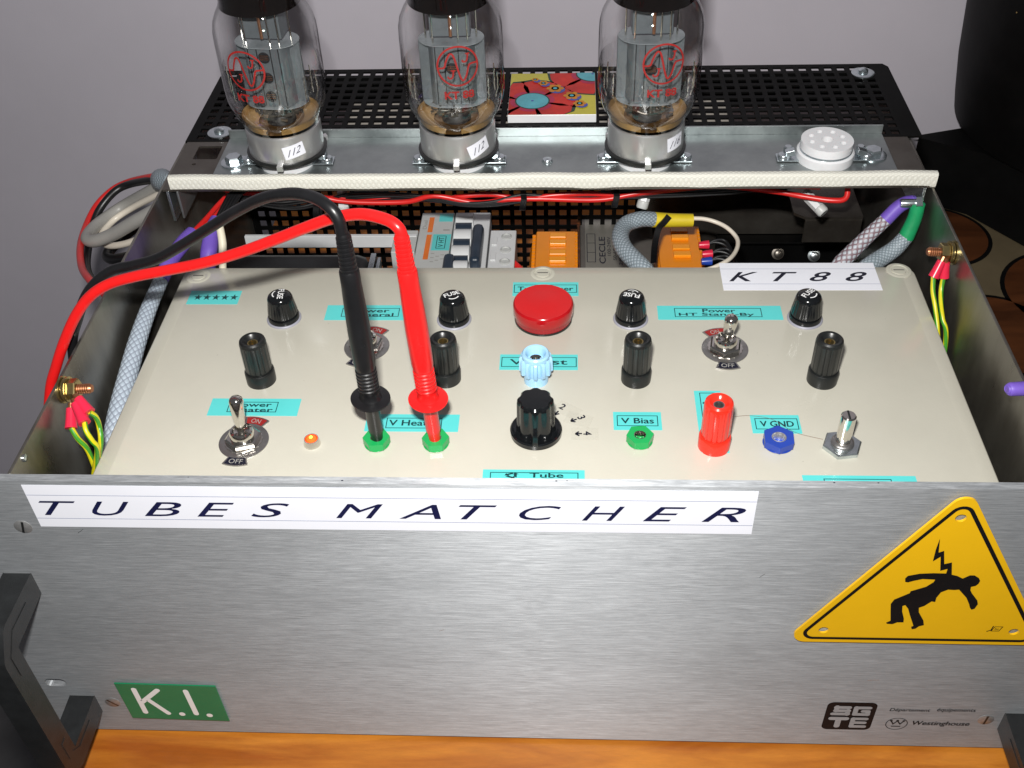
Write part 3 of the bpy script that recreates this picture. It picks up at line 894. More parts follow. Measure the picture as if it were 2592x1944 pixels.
# printed cyan tapes
def tape(x0, x1, y0, y1, texts, box=None, label=None, extra=None, m='cyan', ink='ink_teal', rot=0):
    bb = B(); bb.poly([(x0, y0), (x1, y0), (x1, y1), (x0, y1)], UP(LZ + 0.02), 0.13)
    tp = part(bb, 'tape_label', M[m], cb, label=label)
    bb = B(); f_ = UP(LZ + 0.2)
    if box:
        bb.ribbon(frame_rect(*box), 0.42, f_, closed=True)
    for txt, cx, cy, w, h in texts:
        v2, f2 = text2d(txt, w, h, 0.0, 0.0)
        if rot:
            v2 = rot2(v2, rot)
        for k, (dx, dy) in enumerate(((0, 0), (0.14, 0), (-0.14, 0), (0, 0.1), (0, -0.1))):
            bb.flat2d([(a + cx + dx, c + cy + dy) for a, c in v2], f2, UP(LZ + 0.2 + 0.006 * k))
    if extra:
        extra(bb, f_)
    if bb.v:
        part(bb, 'print', M[ink], tp)
    return tp
def stars(bb, f_):
    for i in range(5):
        cx = -206.6 + i * 5.15
        bb.poly([(cx + (2.5 if k % 2 == 0 else 1.0) * math.sin(k * math.pi / 5), 170.2 + (2.9 if k % 2 == 0 else 1.15) * math.cos(k * math.pi / 5)) for k in range(10)], f_)
tape(-211.9, -182.8, 164.0, 176.4, [], None, 'small cyan tape with five black stars at the back left corner', stars)
tape(-131.4, -86.8, 149.8, 163.0, [('Power', -107.0, 158.0, 21, 3.1), ('General', -106.6, 154.4, 25.5, 2.9)], (-122.4, -91.0, 152.9, 160.1), 'cyan tape reading Power General behind the black probe')
tape(-176.9, -131.7, 73.5, 86.0, [('Power', -155.2, 81.4, 18.5, 3.0), ('Heater', -155.2, 77.7, 21, 2.9)], (-167.4, -142.9, 76.2, 83.3), 'cyan tape reading Power Heater above the left toggle switch')
tape(-96.8, -51.1, 63.0, 75.1, [('V Heater', -73.0, 69.0, 24.5, 3.9)], (-86.5, -59.6, 65.4, 72.3), 'cyan tape reading V Heater behind the two probe tips')
tape(-29.3, 7.5, 171.6, 184.3, [('Transformer', -11.0, 178.2, 31, 3.7)], (-28.4, 6.5, 174.7, 181.7), 'cyan tape mostly hidden behind the round red lamp')
tape(-33.5, 6.8, 108.8, 121.0, [('V Test', -13.4, 115.0, 29.5, 4.1)], (-32.4, 6.0, 111.3, 118.5), 'cyan tape reading V Test behind the pale blue terminal')
def recycle(bb, f_):
    cx, cy = -24.0, 34.4
    for k in range(3):
        a = k * 2 * math.pi / 3 + math.pi / 2
        pts = rot2([(-1.6, -1.9), (0.9, -1.9), (0.9, -2.6), (2.3, -1.3), (0.9, -0.1), (0.9, -0.8), (-1.0, -0.8)], a)
        bb.poly([(cx + p * 1.25, cy + q * 0.8) for p, q in pts], f_)
tape(-37.4, 9.6, 24, 38.1, [('Tube', -8.0, 34.6, 15.5, 2.9)], (-33.8, 6.5, 26, 36.2), 'cyan tape reading Tube half hidden by the front panel edge', recycle)
tape(50.2, 116.8, 150.4, 162.6, [('Power', 83.2, 158.2, 17.5, 2.9), ('HT Stand-By', 81.6, 154.6, 40, 3.1)], (59.5, 105.8, 152.9, 160.2), 'long cyan tape reading Power HT Stand-By')
tape(23.8, 47.0, 65.0, 77.6, [('V Bias', 35.4, 71.4, 15.6, 3.7)], (25.7, 45.1, 67.9, 74.9), 'cyan tape reading V Bias above the single green socket')
tape(64.3, 77.3, 50.0, 93.3, [('V Anode', 69.4, 71, 32, 3.2)], (67.0, 74.4, 53, 91.6), 'upright cyan tape behind the red terminal post', rot=-math.pi / 2)
tape(89.7, 113.0, 63.3, 76.0, [('V GND', 101.9, 69.8, 15.8, 3.8)], (91.8, 111.8, 66.2, 73.4), 'cyan tape reading V GND above the dark blue socket')
tape(108.4, 159.2, 22, 36.1, [], (117.9, 147.8, 24, 33.8), 'cyan tape cut off by the front panel edge at the right')
tp = tape(87.8, 174.6, 176.8, 202.6, [], None, 'white tape reading KT88 at the back right corner', m='white_tape')
b = B(); f = UP(LZ + 0.2)
for y in (196.8, 182.5):
    b.poly(frame_rect(87.9, 174.5, y - 0.15, y + 0.15), f)
part(b, 'ruled_lines', M['line_ink'], tp)
for c_, x in zip('KT88', (100.2, 123.2, 142.8, 162.6)):
    b = B()
    v2, f2 = text2d(c_, (17.0 if c_ == 'K' else 14.8) if c_ in 'KT' else 12.8, 8.8, 0.45, 0.01)
    b.flat2d([(a + x, q + 189.4) for a, q in v2], f2, f)
    part(b, 'letter', M['ink'], tp)
# clear stickers with position numbers beside the knob
b = B(); f = UP(LZ + 0.16)
for (ax, ay), (tx_, ty_), n_, ang in (((-3.9, 76.4), (-0.8, 81.2), '2', -0.6), ((4.3, 71.4), (8.4, 73.6), '3', -1.1), ((6.6, 62.2), (11.2, 62.5), '4', -1.57)):
    v2, f2 = text2d(n_, None, 3.8); v2 = rot2(v2, ang)
    for dk, (dx, dy) in enumerate(((0, 0), (0.15, 0), (-0.15, 0), (0, 0.15))):
        b.flat2d([(a + tx_ + dx, c + ty_ + dy) for a, c in v2], f2, UP(LZ + 0.16 + 0.006 * dk))
    d = Vector((ax - tx_, ay - ty_)).normalized(); q = Vector((-d.y, d.x)); p = Vector((ax, ay)) - d * 0.6
    for s_, e_ in ((p - d * 1.4, p + d * 1.8), (p + d * 1.8, p + q * 1.4), (p + d * 1.8, p - q * 1.4)):
        b.ribbon([tuple(s_), tuple(e_)], 0.85, f)
part(b, 'position_numbers', M['ink'], cb)
for (cx, cy, an) in ((1.5, 79, -0.6), (7.0, 72.2, -0.35), (10.0, 62.3, 0.0)):
    b = B(); b.poly([(a + cx, c + cy) for a, c in rot2(frame_rect(-6.5, 6.5, -4.2, 4.2), an)], UP(LZ + 0.02), 0.06)
    part(b, 'clear_sticker', M['clear'], cb)

# --- controls (children of the control box)
def at(bld, x, y, z=LZ):
    for i, v in enumerate(bld.v):
        bld.v[i] = (v[0] + x, v[1] + y, v[2] + z)
    return bld
flute = lambda n, d: (lambda a, h: 1 - d * (0.5 + 0.5 * math.cos(n * a)) ** 3)

def fuse(x, y, ang, lab):
    b_ = B(); b_.lathe([(9.4, 0), (9.4, 0.5), (8.9, 1.0), (8.2, 1.0)], seg=40)
    col_ = part(at(b_, x, y), 'fuse_holder', M['fuse_grey'], cb, label=lab)
    b_ = B(); b_.lathe([(8.5, 0.6), (8.5, 3.0), (8.2, 3.6), (7.6, 3.7), (7.6, 4.6)], seg=48)
    b_.lathe([(8.1, 4.4), (8.1, 5.6), (7.2, 11.2), (6.9, 13.4)], seg=96, rmod=lambda a, h: 1 - (0.035 * (0.5 + 0.5 * math.cos(24 * a))), cap=False)
    b_.lathe([(6.95, 13.3), (6.85, 14.2), (6.3, 15.5), (5.4, 16.3), (3.0, 16.9), (0.01, 17.0)], seg=48)
    part(at(b_, x, y), 'fuse_cap', M['black_gloss'], col_)
    b_ = B(); v2, f2 = text2d('FUSE', 8.6, 3.2, 0, 0.014)
    v2 = rot2([(a, c + 0.9) for a, c in v2], ang)
    b_.flat2d(v2, f2, UP(17.03))
    arc = [(3.6 * math.cos(t_), 3.6 * math.sin(t_)) for t_ in [math.radians(q) for q in range(-140, -35, 12)]]
    b_.ribbon(rot2(arc, ang), 0.6, UP(17.0))
    # drape the print on the domed top
    b_.v = [(a, c, 17.05 - 0.012 * (a * a + c * c)) for a, c, z in b_.v]
    part(at(b_, x, y), 'print', M['white_ink'], col_)
fuse(-153.6, 151.2, -1.5, 'fuse cap at the far left, its lettering running down')
fuse(-60.0, 150.3, 0.45, 'fuse cap between the red probe and the red lamp')
fuse(35.4, 150.9, math.pi - 0.25, 'fuse cap right of the red lamp, lettering upside down')
fuse(128.2, 151.4, 0.8, 'fuse cap below the white KT88 tape')

def post(x, y, m, lab, h=27.0):
    b_ = B(); b_.lathe([(7.5, 0), (7.5, 6.8), (7.1, 7.4), (6.2, 7.5), (6.2, 8.2)], seg=40)
    r_ = part(at(b_, x, y), 'terminal_post', M[m], cb, label=lab)
    b_ = B()
    b_.lathe([(6.5, 8.0), (6.75, 8.6), (6.75, h - 2.2)], seg=96, rmod=lambda a, q: 1 - 0.05 * max(0, math.cos(16 * a)) ** 4 * (1 if q < h - 1 else 0), cap=False)
    b_.lathe([(6.75, h - 2.2), (6.4, h - 0.7), (5.6, h), (4.4, h - 0.3), (3.0, h - 2.0), (2.6, h - 2.2)], seg=48, cap=False)
    part(at(b_, x, y), 'post_cap', M[m], r_)
    b_ = B(); b_.lathe([(0.01, h - 8), (2.1, h - 8), (2.1, h - 2.3), (3.0, h - 2.2)], seg=24, cap=False)
    part(at(b_, x, y), 'metal_socket', M['brass'] if m != 'red_post' else M['nickel_dull'], r_)
post(-155.1, 100.3, 'black_plastic', 'black post below the leftmost fuse cap')
post(-60.0, 101.8, 'black_plastic', 'black post partly hidden by the red probe')
post(36.0, 102.0, 'black_plastic', 'black post right of the pale blue terminal')
post(128.6, 101.9, 'black_plastic', 'black post at the far right')
post(70.4, 54.9, 'red_post', 'red post between the V Bias and V GND labels', 28.5)

# red pilot lamp
b = B(); b.lathe([(15.6, 0), (15.6, 1.2), (15.0, 1.4)], seg=64)
pl = part(at(b, -11.6, 151.5), 'pilot_lamp', M['black_plastic'], cb, label='large round red lamp, unlit')
b = B(); b.lathe([(15.4, 1.2), (15.7, 4.4), (16.0, 4.6)], seg=180, rmod=lambda a, h: 1 - 0.012 * (0.5 + 0.5 * math.cos(60 * a)), cap=False)
part(at(b, -11.6, 151.5), 'lens_skirt', M['lens_side_shaded'], pl)
b = B(); b.lathe([(15.9, 4.5), (16.2, 5.0), (16.2, 10.2), (15.9, 11.0), (15.3, 11.5)], seg=72, cap=False)
part(at(b, -11.6, 151.5), 'lens_rim', M['lens_rim_shaded'], pl)
b = B(); b.lathe([(15.3, 11.5), (14.6, 11.4), (8, 11.9), (0.01, 12.1)], seg=72, cap=False)
part(at(b, -11.6, 151.5), 'lens', M['lens'], pl)

# pale blue terminal
b = B(); b.lathe([(6.2, 0), (6.2, 6.5), (5.8, 6.8)], seg=40)
bt = part(at(b, -14.3, 101.2), 'crown_terminal', M['blue_lt'], cb, label='pale blue terminal on the V Test label')
b = B()
lobes = lambda a, h: 0.84 + 0.20 * max(0, min(1, 0.55 + 1.1 * math.cos(12 * a)))
b.lathe([(5.6, 6.2), (7.9, 6.6), (8.2, 7.2), (8.0, 14.6), (7.4, 15.6), (6.9, 15.9)], seg=144, rmod=lobes, cap=False)
b.lathe([(7.0, 15.2), (6.9, 17.4), (6.2, 18.2), (5.2, 18.0), (4.5, 16.6), (4.2, 13.4), (2.6, 12.8)], seg=48, cap=False)
part(at(b, -14.3, 101.2), 'crown', M['blue_lt'], bt)
b = B(); b.lathe([(0.01, 9), (2.1, 9), (2.2, 13.6), (3.2, 14.2), (3.5, 13.0)], seg=24, cap=False)
part(at(b, -14.3, 101.2), 'metal_socket', M['chrome'], bt)

# selector knob
b = B(); b.lathe([(10.6, 0), (10.6, 0.9), (9, 0.9)], seg=48)
kn = part(at(b, -13.4, 62.0), 'selector_knob', M['copper'], cb, label='large fluted black rotary knob')
b = B(); b.lathe([(11.4, 1.0), (12.3, 1.4), (12.4, 3.6), (11.8, 4.4), (10.5, 4.0), (9.0, 3.8)], seg=64)
part(at(b, -13.4, 62.0), 'skirt', M['black_gloss'], kn)
b = B()
sc8 = lambda a, h: 1 - 0.10 * (0.5 + 0.5 * math.cos(8 * a + math.pi * 0)) ** 2
b.lathe([(9.6, 3.6), (9.1, 6), (8.8, 20.0), (8.5, 22.0), (7.6, 22.9), (4, 23.1), (0.01, 23.2)], seg=128, rmod=lambda a, h: (1 - 0.10 * (0.5 + 0.5 * math.cos(8 * a + math.pi)) ** 1.5) if h < 22.95 else 1)
part(at(b, -13.4, 62.0), 'grip', M['black_gloss'], kn)
b = B(); b.add([(-1.3, -7.5, 3.5), (1.3, -7.5, 3.5), (-0.9, -8.2, 14), (0.9, -8.2, 14), (-1.6, -12.2, 3.4), (1.6, -12.2, 3.4), (-1.3, -12.3, 4.6), (1.3, -12.3, 4.6)],
              [(0, 2, 3, 1), (2, 6, 7, 3), (6, 4, 5, 7), (0, 4, 6, 2), (1, 3, 7, 5), (0, 1, 5, 4)])
part(at(b, -13.4, 62.0), 'pointer_ridge', M['black_gloss'], kn, bevel=0.3)

# toggles
def tab(ang, rin, rout, half, z, n=6):
    pts = [(rout * math.cos(ang + half * (2 * k / n - 1)), rout * math.sin(ang + half * (2 * k / n - 1))) for k in range(n + 1)]
    pts += [(rin * math.cos(ang - half * (2 * k / n - 1)), rin * math.sin(ang - half * (2 * k / n - 1))) for k in range(n + 1)]
    return pts
def toggle(x, y, on_ang, off_ang, lean, lab):
    b_ = B(); b_.lathe([(12.0, 0.05), (12.0, 0.5), (11.6, 0.6), (5.5, 0.6)], seg=48)
    for ang in (on_ang, off_ang):
        b_.poly(tab(ang, 10.5, 16.9, 0.38, 0), UP(0.1), 0.55)
    r_ = part(at(b_, x, y), 'toggle_switch', M['nickel_dull'], cb, label=lab)
    for ang, m_, txt, ink in ((on_ang, 'red_ink', 'ON', 'white_ink'), (off_ang, 'ink', 'OFF', 'white_ink')):
        b_ = B(); b_.poly(tab(ang, 11.9, 16.3, 0.33, 0), UP(0.7))
        part(at(b_, x, y), 'on_off_field', M[m_], r_)
        b_ = B(); v2, f2 = text2d(txt, 6.6 if txt == 'OFF' else 4.8, 2.9)
        rt = ang - math.pi / 2 if txt == 'ON' else ang + math.pi / 2
        v2 = [(a + 13.9 * math.cos(ang), c + 13.9 * math.sin(ang)) for a, c in rot2(v2, rt)]
        b_.flat2d(v2, f2, UP(0.76))
        part(at(b_, x, y), 'on_off_word', M['grey_wire'], r_)
    b_ = B(); b_.lathe([(8.8, 0.6), (9.0, 1.4), (8.0, 1.5)], seg=40, rmod=lambda a, h: 1 - 0.03 * math.cos(20 * a))
    b_.lathe([(8.6, 1.4), (8.7, 1.6), (8.7, 3.6), (7.8, 4.2), (6.0, 4.2)], seg=6, phase=0.35)
    part(at(b_, x, y), 'hex_nut', M['chrome'], r_)
    b_ = B(); b_.lathe([(5.9, 4.0), (5.9, 6.6), (5.3, 7.6), (4.2, 7.9), (3.6, 6.8), (2.0, 6.2)], seg=40)
    part(at(b_, x, y), 'bushing', M['chrome'], r_)
    b_ = B(); b_.lathe([(1.7, 0), (2.1, 3), (2.7, 8), (3.35, 14), (3.5, 17.5), (3.1, 19.2), (2.0, 20.3), (0.01, 20.7)], (0, 0, 5.6), 28, axis=(math.sin(lean[0]), math.sin(lean[1]), 1))
    part(at(b_, x, y), 'lever', M['chrome'], r_)
toggle(-154.0, 55.5, 1.35, -1.62, (0.0, 0.2), 'toggle switch at the front left, lever up')
toggle(-104.5, 127.0, 1.30, -1.75, (0.0, -0.05), 'toggle switch mostly hidden by the black probe')
toggle(83.1, 126.0, 1.86, -1.57, (0.03, -0.28), 'toggle switch below the HT Stand-By label, lever leaning forward')

# led
b = B(); b.lathe([(4.1, 0), (4.0, 1.0), (3.4, 3.6), (3.0, 3.6), (2.6, 2.6)], seg=36, cap=False)
le = part(at(b, -120.5, 54.2), 'indicator_led', M['chrome'], cb, label='small glowing red light in a chrome bezel')
b = B(); b.lathe([(2.6, 2.2), (2.6, 3.0), (2.3, 3.9), (1.2, 4.5), (0.01, 4.6)], seg=28)
part(at(b, -120.5, 54.2), 'lit_lens', M['led'], le)
b = B(); b.lathe([(0.9, 4.4), (0.8, 4.75), (0.01, 4.9)], seg=16)
part(at(b, -120.5, 54.2), 'bright_core', M['led_core'], le)

def jack(x, y, m, lab, r=6.2, ph=0.1, h=4.6):
    b_ = B(); b_.lathe([(r * 0.93, 0), (r * 0.97, 0.4), (r * 1.03, 0.8)], seg=36)
    hexp = [(r * 1.06 * math.cos(ph + k * math.pi / 3), r * 1.06 * math.sin(ph + k * math.pi / 3)) for k in range(6)]
    hr = 3.5 if r > 7 else 2.9
    vs_, fs_ = curve_mesh([hexp, circ(0, 0, hr, 24)], h - 0.8)
    b_.add([(p, q, (h + 0.8) / 2 + z) for p, q, z in vs_], fs_)
    j_ = part(at(b_, x, y), 'test_socket', M[m], cb, label=lab, bevel=0.5)
    b_ = B(); b_.lathe([(0.01, h - 6.5), (hr - 0.9, h - 6.5), (hr - 0.9, h - 0.9), (hr - 0.4, h + 0.1), (hr, h - 0.1)], seg=24, cap=False)
    part(at(b_, x, y), 'metal_sleeve', M['chrome'] if hr < 3 else M['alu'], j_)
jack(-89.2, 54.6, 'green', 'green socket holding the black probe')
jack(-60.9, 54.6, 'green', 'green socket holding the red probe')
jack(35.8, 57.4, 'green', 'green socket below the V Bias label')
jack(100.5, 56.4, 'blue', 'dark blue socket below the V GND label', 7.3, 0.45)

# potentiometer shaft
b = B(); b.lathe([(9.0, 0), (9.3, 0.4), (9.3, 2.2), (8.6, 2.7), (5.5, 2.7)], seg=6, phase=0.15)
po = part(at(b, 129.6, 54.6), 'potentiometer', M['zinc'], cb, label='bare metal shaft with hex nut at the right')
b = B(); b.lathe([(5.4, 2.5), (5.4, 3.0), (5.0, 3.1), (5.3, 3.4), (4.9, 3.6), (5.2, 3.9), (4.6, 4.4), (3.8, 4.5)], seg=36)
part(at(b, 129.6, 54.6), 'threaded_bush', M['nickel_dull'], po)
b = B(); b.lathe([(3.5, 4), (3.5, 19.9), (2.9, 20.6)], seg=36)
part(at(b, 129.6, 54.6), 'shaft', M['chrome'], po)
b = B(); b.box(-0.45, 0.45, -2.9, 2.9, 20.45, 20.7)
part(at(b, 129.6, 54.6), 'shaft_slot', M['black_plastic'], po)
# a stray hair
b = B(); b.sweep([(81.5, 74.3, 169.5), (89.8, 75.1, 169.5), (99.7, 72.6, 169.6), (106.8, 65.8, 169.6), (111.7, 62.6, 169.5), (121.8, 59.1, 169.5)], 0.07, seg=5)
solo(b, 'stray_hair', M['copper'], 'fine stray hair lying across the lid beside the V GND label', 'hair')

# ------------------------------------------------------------------ tube shelf
sh = thing('tube_shelf', 'galvanised steel shelf with sockets and a white woven sleeve on its front edge', 'shelf', (-10, 262, 201))
b = B(); b.box(-209.5, 191, 236, 288.0, 202.2, 204.0); b.box(-209.5, 191, 288.0, 289.4, 202.2, 209.5)
part(b, 'sheet', M['galv'], sh, bevel=0.3)
b = B()
sec = [(2.6 * a, 4.7 * c) for a, c in [(math.copysign(abs(math.cos(t_)) ** 0.5, math.cos(t_)), math.copysign(abs(math.sin(t_)) ** 0.5, math.sin(t_))) for t_ in [2 * math.pi * k / 28 for k in range(28)]]]
pts = [(-232.5 + i * 442.5 / 60, 235.6 + 0.25 * math.sin(i * 0.7), 204.0 + 0.2 * math.sin(i * 0.9)) for i in range(61)]
b.sweep(pts, 1, n=1, sec=sec)
part(b, 'edge_sleeve', M['fibre'], sh)
def bolt_head(x, y, z, r=4.6, parent=None, wash=8.0, name='bolt'):
    b_ = B(); b_.lathe([(wash, 0), (wash, 0.8), (wash - 0.8, 1.1), (r, 1.1)], (x, y, z), 32)
    w_ = part(b_, name, M['zinc'], parent)
    b_ = B(); b_.lathe([(r, 1.1), (r, 3.8), (r * 0.85, 4.6)], (x, y, z), 6, phase=0.3)
    part(b_, 'bolt_head', M['zinc'], w_)
bolt_head(-199.5, 258.5, 204, 5.2, sh)
bolt_head(180.0, 262, 204, 5.2, sh)
b = B(); b.lathe([(3.4, 0), (3.4, 0.5), (2.6, 1.8), (0.01, 2.3)], (-10.9, 257.3, 204), 24)
part(b, 'round_screw', M['zinc'], sh)
b = B(); b.lathe([(2.8, 0), (2.8, 1.2), (2, 1.8)], (-150, 262, 204), 6)
def socket(x, lab, top=False):
    r_ = local_thing('tube_socket', lab, 'tube socket', (x, 259.5, 204.0), group='white ceramic tube sockets on the steel shelf')
    b_ = B(); b_.lathe([(16.4, 0.02), (16.5, 0.6), (16.5, 5.2), (15.6, 6.0), (15.0, 6.0)], seg=56, rmod=lambda a, h: 1 - 0.004 * math.cos(4 * a))
    part(b_, 'ceramic_base', M['ceramic'], r_)
    for s_ in (-1, 1):
        b_ = B(); b_.obox((s_ * 21.5, -1, 1.0), (13, 9, 0.9)); b_.obox((s_ * 20.5, -1.5, 4.6), (5.5, 4.2, 3.6), (0, s_ * 0.3, 0))
        l_ = part(b_, 'mounting_lug', M['zinc'], r_, bevel=0.5)
        b_ = B(); b_.lathe([(3.6, 0), (3.6, 1.2), (3.0, 2.2), (0.01, 2.8)], (s_ * 24, -1.5, 1.4), 20)
        part(b_, 'lug_screw', M['zinc'], l_)
        b_ = B(); b_.lathe([(2.6, 0), (2.6, 4.0), (2, 4.6)], (s_ * 21, 3.5, 1.4), 6)
        part(b_, 'lug_nut', M['zinc'], l_)
    if top:
        b_ = B(); b_.lathe([(15.2, 5.8), (15.2, 6.6), (14.9, 6.8)], seg=48)
        part(b_, 'metal_ring', M['zinc'], r_)
        b_ = B()
        outer_ = circ(0, 0, 14.9, 56)
        hl = [circ(9.6 * math.cos(k * math.pi / 4 + 0.3), 9.6 * math.sin(k * math.pi / 4 + 0.3), 1.9, 12) for k in range(8)] + [circ(0, 0, 3.4, 20)]
        vs_, fs_ = curve_mesh([outer_] + hl, 5)
        b_.add([(p, q, 9.6 + z) for p, q, z in vs_], fs_)
        part(b_, 'pin_face', M['ceramic'], r_, bevel=0.6)
        b_ = B(); b_.lathe([(14.0, 6.8), (14.0, 8.2)], seg=40)
        part(b_, 'shaded_pin_floor', M['grey_wire'], r_)  # grey floor keeps the pin holes dark, recess shade put into its colour
    return r_
tubes_x = (-171.6, -64.5, 46.4)
socket(-166.8, 'white ceramic socket under the leftmost tube')
socket(-63.2, 'white ceramic socket under the middle tube')
socket(46.4, 'white ceramic socket under the rightmost tube')
socket(151.5, 'empty white ceramic tube socket at the right end of the shelf', True)

# ------------------------------------------------------------------ vacuum tubes
GP = [(21.3, 23.5), (21.9, 25.0), (23.4, 29.5), (25.5, 33.0), (27.4, 38), (28.4, 43), (28.7, 50), (28.6, 76), (28.3, 82), (27.2, 87), (25.0, 91.5), (22.8, 95), (21.9, 98), (21.7, 110), (21.0, 118), (18.5, 124), (13, 129), (6, 131.5), (0.01, 132)]
def Rg(z):
    for (r0, z0), (r1, z1) in zip(GP, GP[1:]):
        if z0 <= z <= z1:
            return r0 + (r1 - r0) * (z - z0) / (z1 - z0)
    return 22
def wrap(bb, az, zc, off=0.25):
    out = []
    for a, c, _ in bb.v:
        z = zc + c
        R_ = Rg(z) + off + _
        th = az + a / 28.6
        out.append((R_ * math.sin(th), -R_ * math.cos(th), z))
    bb.v = out
    return bb
def tube_build(loc, az, stick, numb, lab, holes_front):
    r_ = local_thing('vacuum_tube', lab, 'vacuum tube', loc, group='large glass power tubes standing in a row')
    b_ = B(); b_.lathe([(21.4, 5.2), (23.4, 5.4), (23.7, 7.4), (22.8, 7.9), (21.8, 7.9)], seg=64)
    rg = part(b_, 'base_ring', M['black_plastic'], r_)
    for k in range(3):
        a = -math.pi / 2 + 0.02 + k * 2 * math.pi / 3
        b_ = B(); b_.obox((23.4 * math.cos(a), 23.4 * math.sin(a), 6.6), (3.8, 3.6, 3.4), (0, 0, a))
        part(b_, 'ring_clip', M['alu'], rg, bevel=0.3)
    b_ = B(); b_.lathe([(15.5, 5.8), (21.9, 7.6), (22.05, 8.4), (22.05, 22.6), (21.7, 23.8), (21.0, 24.3), (20.3, 24.0), (20.2, 22)], seg=72, cap=False)
    part(b_, 'metal_base', M['alu'], r_)
    # handwritten sticker
    (sa, sz, tilt, sw, shh) = stick
    b_ = B()
    nx_ = 8
    vs_, fs_ = [], []
    for j in (0, 1):
        for i in range(nx_ + 1):
            p, q = rot2([((i / nx_ - 0.5) * sw, (j - 0.5) * shh)], tilt)[0]
            vs_.append((22.25 * math.sin(sa + p / 22), -22.25 * math.cos(sa + p / 22), sz + q))
    for i in range(nx_):
        fs_.append((i, i + 1, i + nx_ + 2, i + nx_ + 1))
    b_.add(vs_, fs_)
    st = part(b_, 'paper_sticker', M['white_tape'], r_)
    b_ = B(); v2, f2 = text2d(numb, 9.5, 4.0, 0.7)
    v2 = rot2(v2, tilt + 0.12)
    b_.add([(22.38 * math.sin(sa + p / 22), -22.38 * math.cos(sa + p / 22), sz + q) for p, q in v2], f2)
    part(b_, 'handwritten_number', M['pencil'], st)
    # glass envelope: outer skin and a partial inner skin added for sparkle
    b_ = B(); b_.lathe(GP, seg=64, cap=False)
    part(b_, 'glass_envelope', M['glass'], r_, sharp=80)
    b_ = B(); b_.lathe([(20.4, 27), (22.2, 30), (24.4, 34), (26.4, 39), (27.2, 44), (27.5, 52), (27.4, 62)], seg=64, cap=False)
    part(b_, 'inner_sparkle_skin', M['glass_sparkle'], r_, sharp=80)
    b_ = B(); b_.lathe([(22.1, 95.4), (21.5, 98.2), (21.4, 110), (20.6, 117.5), (18.1, 123.5), (12.6, 128.4), (0.01, 131)], seg=64, cap=False, rmod=lambda a, h: 1.0)
    bb2 = part(b_, 'getter_mirror', M['getter'], r_, sharp=80)
    # amber getter film at the bottom of the glass
    b_ = B(); b_.lathe([(8, 25.2), (20.4, 25.6)], seg=48, cap=False)
    part(b_, 'stem_floor_disc', M['amber_dark'], r_)
    for sd in (0, 1):
        b_ = B(); vs_, fs_ = [], []
        nn = 22
        for i in range(nn + 1):
            a_ = math.radians(-78 + 156 * i / nn) + sd * math.pi
            tp_ = math.cos(math.radians(-78 + 156 * i / nn)) ** 0.5
            for rr_, zz_ in ((20.6 - 7.5 * tp_, 26.2), (20.6 - 3.4 * tp_, 27.6 + 0.8 * tp_), (21.2, 27.6 + 0.6 * tp_), (22.3, 28.4 + 2.6 * tp_), (21.0, 26.0)):
                vs_.append((rr_ * math.cos(a_), rr_ * math.sin(a_), zz_))
        for i in range(nn):
            for k in range(4):
                fs_.append((i * 5 + k, i * 5 + k + 1, i * 5 + k + 6, i * 5 + k + 5))
        b_.add(vs_, fs_)
        part(b_, 'amber_getter_film', M['amber'], r_)
    b_ = B(); b_.lathe([(8.5, 25), (8.0, 29), (6.0, 31.5), (3, 32.6), (0.01, 32.8)], seg=32)
    part(b_, 'glass_stem', M['plate_dark'], r_)
    az2 = -0.10 if az < 0 else 0.02
    Rm = Matrix.Rotation(az2, 4, 'Z')
    def R3(bd):
        bd.v = [tuple(Rm @ Vector(q)) for q in bd.v]
        return bd
    # anode: a ribbed box, flattened, with side wings
    b_ = B()
    pl_ = [(-18.3, -1.2), (-12.8, -1.6), (-11.4, -7.6), (-9.6, -9.4), (9.6, -9.4), (11.4, -7.6), (12.8, -1.6), (18.3, -1.2),
           (18.3, 1.2), (12.8, 1.6), (11.4, 7.6), (9.6, 9.4), (-9.6, 9.4), (-11.4, 7.6), (-12.8, 1.6), (-18.3, 1.2)]
    vs_, fs_ = curve_mesh([pl_], 35)
    b_.add([(p, q, 55.8 + z) for p, q, z in vs_], fs_)
    an = part(R3(b_), 'anode_plate', M['plate_metal'], r_, bevel=0.3)
    for sx_ in (-8.6, -3.6, 4.2, 8.8):
        b_ = B(); b_.box(sx_ - 0.25, sx_ + 0.25, -9.75, -9.3, 39, 73)
        part(R3(b_), 'anode_rib', M['plate_dark'], an)
    for hz in holes_front:
        b_ = B(); b_.lathe([(3.0, 0), (3.3, 0.25), (2.9, 0.3), (2.9, 0.1), (0.01, 0.1)], (0.2, -9.4, hz), 20, axis=(0, -1, 0))
        part(R3(b_), 'anode_hole', M['plate_dark'], an)
        for q in (-1.0, 0.1, 1.2):
            b_ = B(); b_.box(-2.3, 2.7, -9.9, -9.72, hz + q - 0.12, hz + q + 0.12)
            part(R3(b_), 'grid_wire', M['copper'], an)
    for z0 in (37.6, 73.6):
        b_ = B(); b_.lathe([(15.2, 0), (15.2, 0.4)], (0, 0, z0), 40, rmod=lambda a, h: 1 + 0.2 * math.cos(2 * a))
        part(R3(b_), 'mica_disc', M['mica'], r_)
    b_ = B(); b_.box(-11, 11, -6.5, 6.5, 77, 91.5)
    part(R3(b_), 'cooling_fin', M['plate_metal'], r_, bevel=0.6)
    b_ = B()
    for px_, py_ in ((-9.5, -7.2), (9.5, -7.2), (4.5, -8.0), (-14, 0), (14, 0)):
        b_.lathe([(0.5, 34), (0.5, 97)], (px_, py_, 0), 8)
    part(R3(b_), 'support_rods', M['chrome'], r_)
